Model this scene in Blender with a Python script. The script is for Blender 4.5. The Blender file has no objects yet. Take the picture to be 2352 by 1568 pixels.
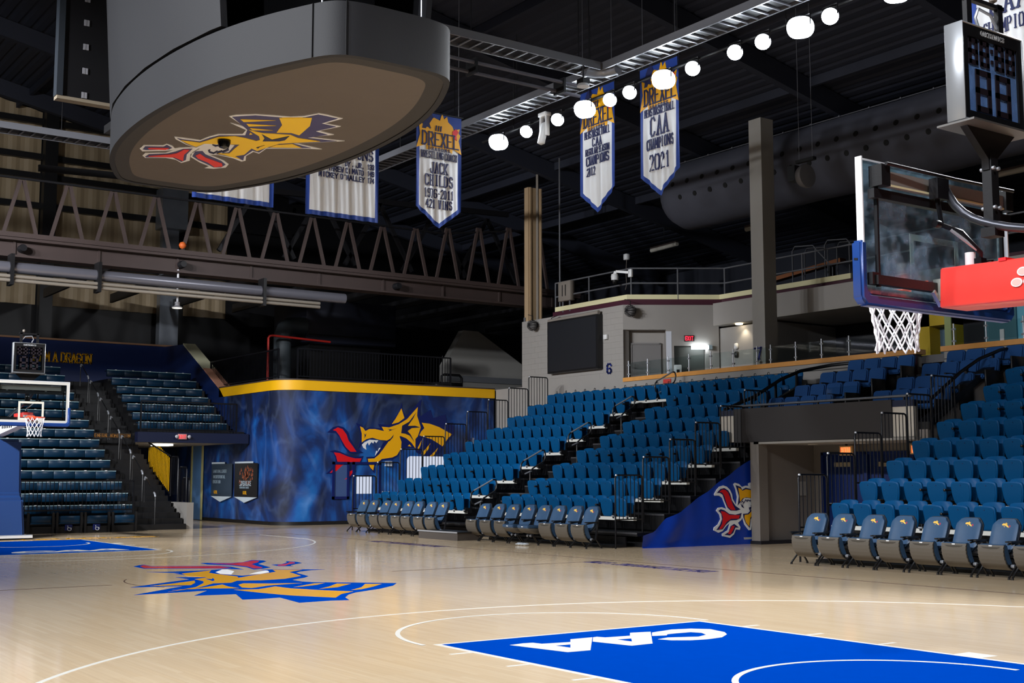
import bpy, bmesh, math, random
from mathutils import Vector, Matrix
random.seed(7)
SC = bpy.context.scene
C = SC.collection
# ------------------------------------------------------------------ camera
cam = bpy.data.cameras.new('camera'); cam.sensor_width = 36.0; cam.lens = 36.0*2897.5/2352; cam.clip_end = 300
co = bpy.data.objects.new('camera', cam); C.objects.link(co)
yaw, pit = -0.6157, 0.1076
fw = Vector((math.cos(yaw)*math.cos(pit), math.sin(yaw)*math.cos(pit), math.sin(pit)))
rt = Vector((math.sin(yaw), -math.cos(yaw), 0)); up = rt.cross(fw)
co.matrix_world = Matrix(((rt.x, up.x, -fw.x, -4.7186), (rt.y, up.y, -fw.y, 8.2594), (rt.z, up.z, -fw.z, 1.59), (0, 0, 0, 1)))
SC.camera = co
# ------------------------------------------------------------------ world, exposure
w = bpy.data.worlds.new('world'); SC.world = w; w.use_nodes = True
w.node_tree.nodes['Background'].inputs[0].default_value = (0.50, 0.58, 0.75, 1)
w.node_tree.nodes['Background'].inputs[1].default_value = 0.02
SC.view_settings.view_transform = 'Standard'; SC.view_settings.look = 'None'
SC.view_settings.gamma = 1; SC.view_settings.use_curve_mapping = False
SC.view_settings.exposure = 0.0
COURT_W, WIDE_W = 260.0, 380.0      # watts of a narrow and of a wide floodlight
LAMP_COL = (0.95, 0.97, 1.0)
def spot(name, loc, target, watts, ang, blend=0.6, size=0.25, col=LAMP_COL, par=None):
    l = bpy.data.lights.new(name, 'SPOT'); l.energy = watts; l.spot_size = math.radians(ang); l.spot_blend = blend
    l.shadow_soft_size = size; l.color = col
    o = bpy.data.objects.new(name, l); C.objects.link(o)
    o.rotation_euler = (Vector(target)-Vector(loc)).to_track_quat('-Z', 'Y').to_euler()
    o.location = loc
    return o
# floodlights over both sidelines: the pixels give y = -10.8, z = 10.7 for the row in view
FLOODS = [(22.86, 1), (21.57, 0), (20.21, 0), (19.1, 1), (18.13, 0), (17.4, 0), (16.21, 1), (15.25, 0), (13.94, 0), (13.13, 0), (12.1, 1), (11.33, 0), (9.74, 1)]
for i, (x, big) in enumerate(FLOODS):
    spot('flood_or_fill_beam', (x, -10.62, 10.62), (x-1.0+(i % 3), 1.5, 0), WIDE_W if big else COURT_W, 90 if big else 74)
for i in range(10):                       # the matching row over the other sideline, behind the camera's left
    x = 1.5+i*2.9
    spot('flood_or_fill_beam', (x, 10.8, 10.7), (x+.6, -12.0, 1.5), 2700, 70, .75)
for x, y, tx, ty, tz, wt in [(2.5, -10.8, 2.5, 1, 0, 3800), (5.5, -10.8, 5.0, 3, 0, 3800), (-3.0, 6.0, 3.0, 0, 1, 2600), (2.0, 10.8, 5, 4.5, 0, 6200), (9.0, 10.8, 10, 5, 0, 1200),
                             (18, 10.8, 34.4, -11.5, 2.6, 7800), (22, 10.8, 34.4, -13.5, 2.4, 7800), (26.0, 10.8, 37, -4, 3.0, 3600), (20.0, -9.5, 36, -9.5, 3.0, 1800), (21, 12.0, 47, -3, 11.5, 4200), (23, 12.0, 47, 3, 11.5, 3000)]:
    spot('flood_or_fill_beam', (x, y, 10.7), (tx, ty, tz), wt, 44 if tz > 8 else 58 if tx > 30 else 74)  # includes unseen spots added to brighten the near floor, mural and end wall
# ------------------------------------------------------------------ mesh helpers
def V3(p): return Vector(p)
class MB:
    def __init__(s): s.v = []; s.f = []
    def add(s, vs, fs):
        b = len(s.v); s.v += [tuple(p) for p in vs]; s.f += [tuple(b+i for i in f) for f in fs]; return s
    def box(s, a, b):
        x0, y0, z0 = [min(a[i], b[i]) for i in range(3)]; x1, y1, z1 = [max(a[i], b[i]) for i in range(3)]
        return s.hexa([(x0,y0,z0),(x1,y0,z0),(x1,y1,z0),(x0,y1,z0),(x0,y0,z1),(x1,y0,z1),(x1,y1,z1),(x0,y1,z1)])
    def hexa(s, p): return s.add(p, [(0,3,2,1),(4,5,6,7),(0,1,5,4),(1,2,6,5),(2,3,7,6),(3,0,4,7)])
    def bar(s, p, q, wd, ht, upv=(0,0,1)):
        p, q = V3(p), V3(q); d = (q-p).normalized(); u = V3(upv)
        if abs(d.dot(u)) > .99: u = V3((1,0,0))
        sd = d.cross(u).normalized()*wd/2; u = sd.cross(d).normalized()*ht/2
        return s.hexa([p-sd-u, q-sd-u, q+sd-u, p+sd-u, p-sd+u, q-sd+u, q+sd+u, p+sd+u])
    def cushion(s, W, v0, v1, fn, th, n=8, k=.3, dish=0.0, roll=.02):
        """closed pad: rounded-rectangle grid |u| <= W, v0..v1; fn(u, v, t) places it, front at t = 0"""
        vm, hv = (v0+v1)/2, (v1-v0)/2; F = []; B = []
        for i in range(n+1):
            for j in range(n+1):
                a, b = 2*i/n-1, 2*j/n-1; a = math.copysign(abs(a)**.8, a); b = math.copysign(abs(b)**.8, b)
                u = W*a*math.sqrt(1-k*b**8); v = vm+hv*b*math.sqrt(1-k*a**8); e = max(a**8, b**8)
                F.append(fn(u, v, roll*e+dish*(1-a*a))); B.append(fn(u, v, th-roll*.5*e))
        m = (n+1)**2; idx = lambda i, j: i*(n+1)+j; fs = []
        for i in range(n):
            for j in range(n): fs += [(idx(i,j), idx(i+1,j), idx(i+1,j+1), idx(i,j+1)), tuple(m+q for q in (idx(i,j), idx(i,j+1), idx(i+1,j+1), idx(i+1,j)))]
        ed = [idx(i,0) for i in range(n)]+[idx(n,j) for j in range(n)]+[idx(i,n) for i in range(n,0,-1)]+[idx(0,j) for j in range(n,0,-1)]
        for q in range(len(ed)): a, b = ed[q], ed[(q+1) % len(ed)]; fs.append((a, b, b+m, a+m))
        return s.add(F+B, fs)
    def tube(s, pts, r, n=8, closed=False):
        pts = [V3(p) for p in pts]; m = len(pts); rings = []
        prev = None
        for i in range(m):
            a = pts[i-1] if (i > 0 or closed) else pts[i]; b = pts[(i+1) % m] if (i < m-1 or closed) else pts[i]
            d = (b-a).normalized()
            if prev is None:
                u = V3((0,0,1)) if abs(d.z) < .9 else V3((1,0,0))
                u = (u-d*u.dot(d)).normalized()
            else:
                u = prev-d*prev.dot(d)
                u = u.normalized() if u.length > 1e-6 else d.orthogonal().normalized()
            prev = u; t = d.cross(u)
            rr = r[i] if isinstance(r, (list, tuple)) else r
            rings.append([pts[i]+(u*math.cos(2*math.pi*k/n)+t*math.sin(2*math.pi*k/n))*rr for k in range(n)])
        b = len(s.v)
        for g in rings: s.v += [tuple(p) for p in g]
        for i in range(m if closed else m-1):
            j = (i+1) % m
            for k in range(n):
                s.f.append((b+i*n+k, b+i*n+(k+1) % n, b+j*n+(k+1) % n, b+j*n+k))
        if not closed:
            s.f.append(tuple(b+k for k in reversed(range(n)))); s.f.append(tuple(b+(m-1)*n+k for k in range(n)))
        return s
    def prism(s, poly, fn, t0, t1):
        n = len(poly); a = [fn(u, v, t0) for u, v in poly]; b = [fn(u, v, t1) for u, v in poly]
        return s.add(a+b, [tuple(range(n)), tuple(range(2*n-1, n-1, -1))]+[(i, i+n, (i+1) % n+n, (i+1) % n) for i in range(n)])
    def lathe(s, prof, c=(0,0,0), axis='z', n=16):
        c = V3(c); b = len(s.v); m = len(prof)
        for r, h in prof:
            for k in range(n):
                a = 2*math.pi*k/n; p = (r*math.cos(a), r*math.sin(a), h)
                if axis == 'x': p = (h, r*math.cos(a), r*math.sin(a))
                if axis == 'y': p = (r*math.sin(a), h, r*math.cos(a))
                s.v.append(tuple(c+V3(p)))
        for i in range(m-1):
            for k in range(n):
                s.f.append((b+i*n+k, b+i*n+(k+1) % n, b+(i+1)*n+(k+1) % n, b+(i+1)*n+k))
        s.f.append(tuple(b+k for k in reversed(range(n)))); s.f.append(tuple(b+(m-1)*n+k for k in range(n)))
        return s
    def grid(s, fn, nu, nv):
        b = len(s.v)
        for i in range(nu+1):
            for j in range(nv+1): s.v.append(tuple(fn(i/nu, j/nv)))
        for i in range(nu):
            for j in range(nv):
                a = b+i*(nv+1)+j; s.f.append((a, a+nv+1, a+nv+2, a+1))
        return s
    def mesh(s, name, mat, bevel=0, seg=1, smooth=True):
        me = bpy.data.meshes.new(name); me.from_pydata(s.v, [], s.f)
        bm = bmesh.new(); bm.from_mesh(me)
        bmesh.ops.recalc_face_normals(bm, faces=bm.faces)
        if bevel:
            es = [e for e in bm.edges if len(e.link_faces) == 2 and e.calc_face_angle(0) > .5]
            bmesh.ops.bevel(bm, geom=es, offset=bevel, segments=seg, affect='EDGES', clamp_overlap=True)
        bm.to_mesh(me); bm.free()
        if smooth:
            for p in me.polygons: p.use_smooth = True
            me.set_sharp_from_angle(angle=math.radians(48))
        if mat: me.materials.append(mat)
        return me
    def build(s, name, mat, parent=None, bevel=0, seg=1, smooth=True, loc=None):
        o = bpy.data.objects.new(name, s.mesh(name, mat, bevel, seg, smooth)); C.objects.link(o)
        if parent: o.parent = parent
        if loc: o.location = loc
        return o
def tag(o, label=None, cat=None, group=None, kind=None):
    if label: o['label'] = label
    if cat: o['category'] = cat
    if group: o['group'] = group
    if kind: o['kind'] = kind
    return o
def thing(name, label, cat, loc=(0,0,0), rz=0, group=None):
    o = bpy.data.objects.new(name, None); C.objects.link(o); o.location = loc; o.rotation_euler = (0,0,rz)
    o.empty_display_size = .1
    return tag(o, label, cat, group)
def struct(name, mb, mat, parent=None, **k):
    o = mb.build(name, mat, parent, **k)
    if not parent: o['kind'] = 'structure'
    return o
def stuff(o): o['kind'] = 'stuff'; return o
KIDS = {}
def kids(o): return [c for c in bpy.data.objects if c.parent == o]
def copy_tree(o, loc, rz=None, label=None, group=None, skip=(), cache={}):
    c = o.copy(); C.objects.link(c); c.location = loc
    if rz is not None: c.rotation_euler = (0,0,rz)
    if label: c['label'] = label
    if group: c['group'] = group
    if o.name not in cache: cache[o.name] = [(k, kids(k)) for k in kids(o)]
    for k, gs in cache[o.name]:
        if k.name.split('.')[0] in skip: continue
        d = k.copy(); C.objects.link(d); d.parent = c
        for g in gs:
            e = g.copy(); C.objects.link(e); e.parent = d
    return c
def rrect(x0, x1, y0, y1, r, n=4):
    out = []
    for cx, cy, a0 in ((x1-r, y1-r, 0), (x0+r, y1-r, 90), (x0+r, y0+r, 180), (x1-r, y0+r, 270)):
        for i in range(n+1):
            a = math.radians(a0+90*i/n); out.append((cx+r*math.cos(a), cy+r*math.sin(a)))
    return out
# ------------------------------------------------------------------ materials
MATS = {}
def lin(c):
    return tuple(((x/255+.055)/1.055)**2.4 if x > 10 else x/255/12.92 for x in c)+(1,)
def mat(name, rgb, rough=.55, metal=0, spec=.5, var=0, scale=3.0, bump=0, bscale=60, emit=0, trans=0, coat=0):
    """rgb in sRGB 0-255; var = tonal variation from a noise texture"""
    if name in MATS: return MATS[name]
    m = bpy.data.materials.new(name); m.use_nodes = True; nt = m.node_tree; b = nt.nodes['Principled BSDF']
    col = lin(rgb); b.inputs['Base Color'].default_value = col
    b.inputs['Roughness'].default_value = rough; b.inputs['Metallic'].default_value = metal
    b.inputs['Specular IOR Level'].default_value = spec
    if coat: b.inputs['Coat Weight'].default_value = coat; b.inputs['Coat Roughness'].default_value = .1
    if trans: b.inputs['Transmission Weight'].default_value = trans
    if emit: b.inputs['Emission Color'].default_value = col; b.inputs['Emission Strength'].default_value = emit
    if var or bump:
        tc = nt.nodes.new('ShaderNodeTexCoord')
        if var:
            n = nt.nodes.new('ShaderNodeTexNoise'); n.inputs['Scale'].default_value = scale; n.inputs['Detail'].default_value = 6
            r = nt.nodes.new('ShaderNodeMapRange'); r.inputs[3].default_value = 1-var; r.inputs[4].default_value = 1+var
            x = nt.nodes.new('ShaderNodeMix'); x.data_type = 'RGBA'; x.blend_type = 'MULTIPLY'; x.inputs[0].default_value = 1
            x.inputs[6].default_value = col
            nt.links.new(tc.outputs['Object'], n.inputs['Vector']); nt.links.new(n.outputs['Fac'], r.inputs[0])
            nt.links.new(r.outputs[0], x.inputs[7]); nt.links.new(x.outputs[2], b.inputs['Base Color'])
        if bump:
            n = nt.nodes.new('ShaderNodeTexNoise'); n.inputs['Scale'].default_value = bscale
            u = nt.nodes.new('ShaderNodeBump'); u.inputs['Strength'].default_value = bump; u.inputs['Distance'].default_value = .01
            nt.links.new(tc.outputs['Object'], n.inputs['Vector']); nt.links.new(n.outputs['Fac'], u.inputs['Height'])
            nt.links.new(u.outputs[0], b.inputs['Normal'])
    MATS[name] = m
    return m
def glass(name, tint=(.90,.95,.95), gloss=.10, rough=.03, smudge=0, body=0, bcol=(200,215,225)):
    """thin clear sheet: see-through with a Fresnel sheen, optional hand smudges and a faint body colour"""
    m = bpy.data.materials.new(name); m.use_nodes = True; nt = m.node_tree; out = nt.nodes['Material Output']; nt.nodes.remove(nt.nodes['Principled BSDF'])
    N = nt.nodes.new; L = nt.links.new
    t = N('ShaderNodeBsdfTransparent'); t.inputs[0].default_value = (*tint, 1); g = N('ShaderNodeBsdfGlossy'); g.inputs['Roughness'].default_value = rough
    mx = N('ShaderNodeMixShader'); lw = N('ShaderNodeLayerWeight'); lw.inputs[0].default_value = .25; mu = N('ShaderNodeMath'); mu.operation = 'MULTIPLY_ADD'; mu.inputs[1].default_value = .35; mu.inputs[2].default_value = gloss*.3
    L(lw.outputs['Fresnel'], mu.inputs[0]); L(mu.outputs[0], mx.inputs[0]); L(t.outputs[0], mx.inputs[1]); L(g.outputs[0], mx.inputs[2])
    last = mx
    if smudge or body:
        df = N('ShaderNodeBsdfDiffuse'); df.inputs[0].default_value = lin(bcol); m2 = N('ShaderNodeMixShader'); m2.inputs[0].default_value = body
        if smudge:
            tc = N('ShaderNodeTexCoord'); n = N('ShaderNodeTexNoise'); n.inputs['Scale'].default_value = 7; n.inputs['Detail'].default_value = 9
            r = N('ShaderNodeMapRange'); r.inputs[1].default_value = .44; r.inputs[2].default_value = .72; r.inputs[3].default_value = body; r.inputs[4].default_value = body+smudge
            L(tc.outputs['Object'], n.inputs['Vector']); L(n.outputs['Fac'], r.inputs[0]); L(r.outputs[0], m2.inputs[0])
        L(mx.outputs[0], m2.inputs[1]); L(df.outputs[0], m2.inputs[2]); last = m2
    L(last.outputs[0], out.inputs[0])
    return m
def emis(name, rgb, strength):
    if name in MATS: return MATS[name]
    m = bpy.data.materials.new(name); m.use_nodes = True; nt = m.node_tree; nt.nodes.remove(nt.nodes['Principled BSDF'])
    e = nt.nodes.new('ShaderNodeEmission'); e.inputs[0].default_value = lin(rgb); e.inputs[1].default_value = strength
    nt.links.new(e.outputs[0], nt.nodes['Material Output'].inputs[0]); MATS[name] = m
    return m
def wood_floor():
    m = bpy.data.materials.new('maple_floor'); m.use_nodes = True; nt = m.node_tree; b = nt.nodes['Principled BSDF']; N = nt.nodes.new; L = nt.links.new
    tc = N('ShaderNodeTexCoord'); br = N('ShaderNodeTexBrick')
    br.inputs['Scale'].default_value = 1; br.inputs['Brick Width'].default_value = 1.1; br.inputs['Row Height'].default_value = .057
    br.inputs['Mortar Size'].default_value = .0008; br.offset = .37; br.offset_frequency = 3
    br.inputs['Color1'].default_value = lin((232,208,174)); br.inputs['Color2'].default_value = lin((226,200,164)); br.inputs['Mortar'].default_value = lin((204,178,148))
    L(tc.outputs['Object'], br.inputs['Vector'])
    mp = N('ShaderNodeMapping'); mp.inputs['Scale'].default_value = (.55, 18, 1); n = N('ShaderNodeTexNoise'); n.inputs['Scale'].default_value = 1.5; n.inputs['Detail'].default_value = 8
    L(tc.outputs['Object'], mp.inputs[0]); L(mp.outputs[0], n.inputs['Vector'])
    r = N('ShaderNodeMapRange'); r.inputs[1].default_value = .3; r.inputs[2].default_value = .7; r.inputs[3].default_value = .955; r.inputs[4].default_value = 1.04
    L(n.outputs['Fac'], r.inputs[0])
    x = N('ShaderNodeMix'); x.data_type = 'RGBA'; x.blend_type = 'MULTIPLY'; x.inputs[0].default_value = 1
    L(br.outputs['Color'], x.inputs[6]); L(r.outputs[0], x.inputs[7]); L(x.outputs[2], b.inputs['Base Color'])
    n2 = N('ShaderNodeTexNoise'); n2.inputs['Scale'].default_value = .9; r2 = N('ShaderNodeMapRange'); r2.inputs[3].default_value = .07; r2.inputs[4].default_value = .15
    L(tc.outputs['Object'], n2.inputs['Vector']); L(n2.outputs['Fac'], r2.inputs[0]); L(r2.outputs[0], b.inputs['Roughness'])
    b.inputs['Specular IOR Level'].default_value = .38
    return m
def mural_mat():
    m = bpy.data.materials.new('smoke_mural'); m.use_nodes = True; nt = m.node_tree; b = nt.nodes['Principled BSDF']; N = nt.nodes.new; L = nt.links.new
    tc = N('ShaderNodeTexCoord'); mp = N('ShaderNodeMapping'); mp.inputs['Scale'].default_value = (.42, .42, .26); L(tc.outputs['Object'], mp.inputs[0])
    n = N('ShaderNodeTexNoise'); n.inputs['Scale'].default_value = 1.6; n.inputs['Detail'].default_value = 9; n.inputs['Distortion'].default_value = 1.4; L(mp.outputs[0], n.inputs['Vector'])
    cr = N('ShaderNodeValToRGB'); e = cr.color_ramp.elements
    e[0].position = .36; e[0].color = lin((1,18,52)); e[1].position = .84; e[1].color = lin((80,140,214))
    for p, c in ((.50, (0,38,96)), (.62, (2,70,146)), (.72, (16,102,182))):
        q = e.new(p); q.color = lin(c)
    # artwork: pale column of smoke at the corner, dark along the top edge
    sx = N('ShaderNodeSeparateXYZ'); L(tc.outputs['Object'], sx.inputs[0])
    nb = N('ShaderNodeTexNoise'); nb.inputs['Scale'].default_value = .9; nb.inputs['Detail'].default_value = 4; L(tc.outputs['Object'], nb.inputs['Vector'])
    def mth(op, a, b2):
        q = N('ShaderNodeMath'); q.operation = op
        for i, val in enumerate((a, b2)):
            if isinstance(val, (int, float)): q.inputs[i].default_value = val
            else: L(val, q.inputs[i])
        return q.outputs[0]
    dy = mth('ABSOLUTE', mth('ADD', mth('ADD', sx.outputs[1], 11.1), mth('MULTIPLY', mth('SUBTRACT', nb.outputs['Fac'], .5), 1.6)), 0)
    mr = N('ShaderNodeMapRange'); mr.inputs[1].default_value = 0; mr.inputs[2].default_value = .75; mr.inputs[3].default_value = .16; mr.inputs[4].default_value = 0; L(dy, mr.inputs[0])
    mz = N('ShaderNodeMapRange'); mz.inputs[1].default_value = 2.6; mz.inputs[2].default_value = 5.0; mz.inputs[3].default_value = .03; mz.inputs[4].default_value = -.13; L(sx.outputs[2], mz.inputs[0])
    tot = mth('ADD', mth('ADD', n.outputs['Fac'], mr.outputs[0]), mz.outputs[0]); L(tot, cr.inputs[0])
    # thin pale wisps: the ridge lines of a second, stretched noise
    m2 = N('ShaderNodeMapping'); m2.inputs['Scale'].default_value = (.55, .55, .32); L(tc.outputs['Object'], m2.inputs[0])
    n2 = N('ShaderNodeTexNoise'); n2.inputs['Scale'].default_value = 1.3; n2.inputs['Detail'].default_value = 3; n2.inputs['Distortion'].default_value = .8; L(m2.outputs[0], n2.inputs['Vector'])
    d = N('ShaderNodeMath'); d.operation = 'SUBTRACT'; d.inputs[1].default_value = .5; L(n2.outputs['Fac'], d.inputs[0])
    ab = N('ShaderNodeMath'); ab.operation = 'ABSOLUTE'; L(d.outputs[0], ab.inputs[0])
    rg = N('ShaderNodeMapRange'); rg.inputs[1].default_value = 0; rg.inputs[2].default_value = .06; rg.inputs[3].default_value = .16; rg.inputs[4].default_value = 0; L(ab.outputs[0], rg.inputs[0])
    ml = N('ShaderNodeMath'); ml.operation = 'MULTIPLY'; L(rg.outputs[0], ml.inputs[0]); L(tot, ml.inputs[1])
    x = N('ShaderNodeMix'); x.data_type = 'RGBA'; L(ml.outputs[0], x.inputs[0]); L(cr.outputs[0], x.inputs[6]); x.inputs[7].default_value = lin((150,178,232))
    L(x.outputs[2], b.inputs['Base Color']); b.inputs['Roughness'].default_value = .65
    return m
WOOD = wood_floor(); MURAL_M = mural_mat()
BLACK = mat('black_paint', (16,16,19), .45, bump=.05)
DARK = mat('dark_steel', (22,22,26), .5, .2, bump=.05)
RAILB = mat('black_rail', (17,18,24), .35, .3)
CHROME = mat('brushed_steel', (190,194,202), .4, .6)
GREYW = mat('grey_block_paint', (150,146,142), .7, var=.06, scale=2, bump=.15, bscale=30)
GREYT = mat('warm_grey_paint', (134,126,118), .75, var=.05, bump=.1)
CHAR = mat('charcoal_panel', (46,43,44), .7, bump=.1)
NAVY = mat('navy_paint', (6,32,84), .5, var=.08)
DKNAVY = mat('dark_navy_paint', (4,18,52), .5)
YELLOW = mat('yellow_paint', (240,180,0), .5)
GOLD = mat('gold_print', (246,178,10), .45)
GOLDP = mat('bright_gold_print', (255,208,0), .5)
RED = mat('red_print', (222,20,30), .45)
WHITE = mat('white_paint', (236,238,240), .45)
INK = mat('navy_print', (8,26,92), .45)
INKD = mat('deep_navy_print', (18,24,70), .5)
BLUEP = mat('royal_blue_court_paint', (0,58,156), .34, var=.05, scale=6, spec=0)
LINEW = mat('white_court_line', (236,234,226), .25, spec=.35)
LINED = mat('dark_court_line', (96,74,66), .3)
SEATB = mat('blue_seat_plastic', (2,74,124), .4, spec=.14, var=.06, scale=9, bump=.03, bscale=120)
VINYL = mat('slate_blue_vinyl', (58,86,118), .34, var=.12, scale=8, bump=.08, bscale=14)
SHELL = mat('grey_seat_shell', (88,82,74), .55, bump=.12, bscale=180)
FABRIC = mat('blue_upholstery', (14,66,122), .9, bump=.2, bscale=150)
BENCHB = mat('teal_blue_bench', (4,44,70), .35, var=.06)
BENCHE = mat('pale_bench_edge', (160,190,198), .3)
OAK = mat('oak_cap', (214,150,78), .4, var=.12, scale=5)
GLASS = glass('clear_glass'); BOARDG = glass('smudged_backboard_glass', (.80,.92,.96), .1, .12, .5, .04, (170,200,225))
TARP = mat('blue_vinyl_tarp', (14,58,168), .35, var=.08, scale=4)
CORR = mat('tan_corrugated_siding', (158,140,112), .6, var=.12, scale=1.2)
ROOFM = mat('dark_roof_deck', (36,40,54), .7, bump=.1)
BEAMM = mat('brown_steel_beam', (66,54,52), .6, var=.15, scale=2, bump=.1)
DUCTM = mat('dark_duct_fabric', (70,72,84), .75, var=.12, bump=.15, bscale=8)
LAMP = emis('flood_lens', (236,246,255), 60.0)
LAMPH = mat('lamp_housing', (30,31,36), .5, .3)
# ------------------------------------------------------------------ emblem outlines in millimetres on their planes
MURAL_D = [('n',[(-12745,3488),(-12943,3435),(-13116,3276),(-13287,3350),(-13715,3324),(-13619,3475),(-14091,3451),(-14467,3935),(-14573,4259),(-14618,3987),(-14749,3776),(-15406,4420),(-15339,4033),(-15355,3793),(-15790,4047),(-15892,3748),(-16434,3896),(-16479,3581),(-16739,3612),(-16814,3199),(-16613,3000),(-16356,2729),(-16186,2509),(-15818,2349),(-15228,2474),(-15115,2652),(-14728,2646),(-14633,2586),(-14403,2347),(-14214,2239),(-13836,2201),(-13650,2106),(-13517,2059),(-13495,1757),(-13307,1942),(-13225,2080),(-13169,2312),(-13487,2327),(-13592,2456),(-13724,2621),(-13829,2810),(-13935,2894),(-13774,2891),(-13586,2958),(-13293,2953),(-13082,2868),(-12978,2773),(-12849,2621),(-12924,2912),(-12906,3213)]),
('g',[(-12904,3376),(-13023,3332),(-13117,3218),(-13262,3291),(-13501,3296),(-13864,3233),(-13768,3384),(-14065,3367),(-14445,3483),(-14800,3682),(-15240,4126),(-15215,3813),(-15373,3397),(-15250,3072),(-15154,2974),(-15157,2640),(-15002,2829),(-14780,2991),(-14545,3070),(-14490,3057),(-14575,2869),(-14564,2632),(-14402,2394),(-14213,2310),(-13782,2248),(-13650,2153),(-13251,2139),(-13223,2254),(-13488,2268),(-13673,2410),(-13858,2623),(-14044,2861),(-14178,2992),(-14003,2902),(-13720,2914),(-13399,2990),(-13161,2939),(-12978,2820),(-12973,3122)]),
('g',[(-14562,4056),(-14689,3715),(-14444,3554),(-14172,3488),(-14333,3693)]),
('d',[(-14596,3439),(-14884,3589),(-15172,3932),(-15049,3713),(-14830,3440),(-15135,3452),(-15359,3397),(-14997,3365),(-14818,3254),(-14944,3137),(-15113,2854),(-14917,3089),(-14723,3157),(-14558,3172)]),
('d',[(-13998,3307),(-14201,3295),(-14391,3351),(-14174,3275),(-14040,3225),(-14093,3274)]),
('d',[(-13052,3135),(-13106,3089),(-13145,3137),(-13133,3055),(-13068,2961),(-13093,3054)]),
('d',[(-14258,3119),(-14218,3017),(-14084,2880),(-13936,2878),(-14124,2975)]),
('g',[(-15413,3566),(-15752,3539),(-16150,3427),(-16713,3172),(-16555,3047),(-16298,2728),(-16098,2846),(-15813,2986),(-15320,3109),(-15388,3242),(-15527,3377)]),
('g',[(-15419,2943),(-15365,2739),(-15269,2570),(-15254,2665)]),
('g',[(-15786,2841),(-15703,2624),(-15508,2406),(-15395,2464),(-15562,2598)]),
('g',[(-16113,2677),(-15987,2459),(-15874,2349),(-15761,2360),(-15958,2531)]),
('g',[(-14906,2780),(-14990,2698),(-14837,2719)]),
('g',[(-13252,2081),(-13491,2070),(-13440,1849),(-13333,1942)]),
('n',[(-11641,3141),(-11855,3328),(-12059,3379),(-12266,3326),(-12424,3180),(-12532,2905),(-12719,2631),(-13049,2461),(-12669,2422),(-12461,2466),(-12250,2693),(-12117,2967),(-11961,3124)]),
('r',[(-11844,3225),(-12034,3321),(-12215,3267),(-12373,3087),(-12454,2881),(-12613,2699),(-12773,2493),(-12538,2490),(-12354,2649),(-12196,2876),(-12090,3058),(-11972,3193)]),
('n',[(-11741,2492),(-11945,2540),(-12151,2486),(-12462,2363),(-12723,2308),(-13050,2346),(-12987,2171),(-12857,2101),(-12596,2099),(-12338,2052),(-12135,1891),(-11933,1730),(-11615,1730),(-11828,1912),(-11977,2118),(-11962,2278),(-11895,2437)]),
('r',[(-11895,2460),(-12126,2439),(-12463,2317),(-12724,2262),(-12973,2264),(-12909,2136),(-12466,2133),(-12210,2005),(-12008,1822),(-11754,1753),(-11929,1958),(-12041,2141),(-11987,2324)]),
('n',[(-12064,1491),(-12345,1594),(-12445,1823),(-12599,1915),(-12783,1824),(-12654,1709),(-12527,1525),(-12399,1457)]),
('r',[(-12308,1525),(-12474,1640),(-12497,1800),(-12678,1881),(-12602,1732),(-12475,1571)]),
('w',[(-12992,2739),(-13083,2822),(-13293,2918),(-13640,2901),(-13561,2806),(-13480,2875),(-13441,2792),(-13361,2838),(-13270,2720),(-13215,2824),(-13137,2706),(-13166,2567),(-13046,2635)]),
('w',[(-13737,2645),(-13699,2504),(-13513,2362),(-13564,2537),(-13618,2503),(-13670,2632)])]
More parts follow.
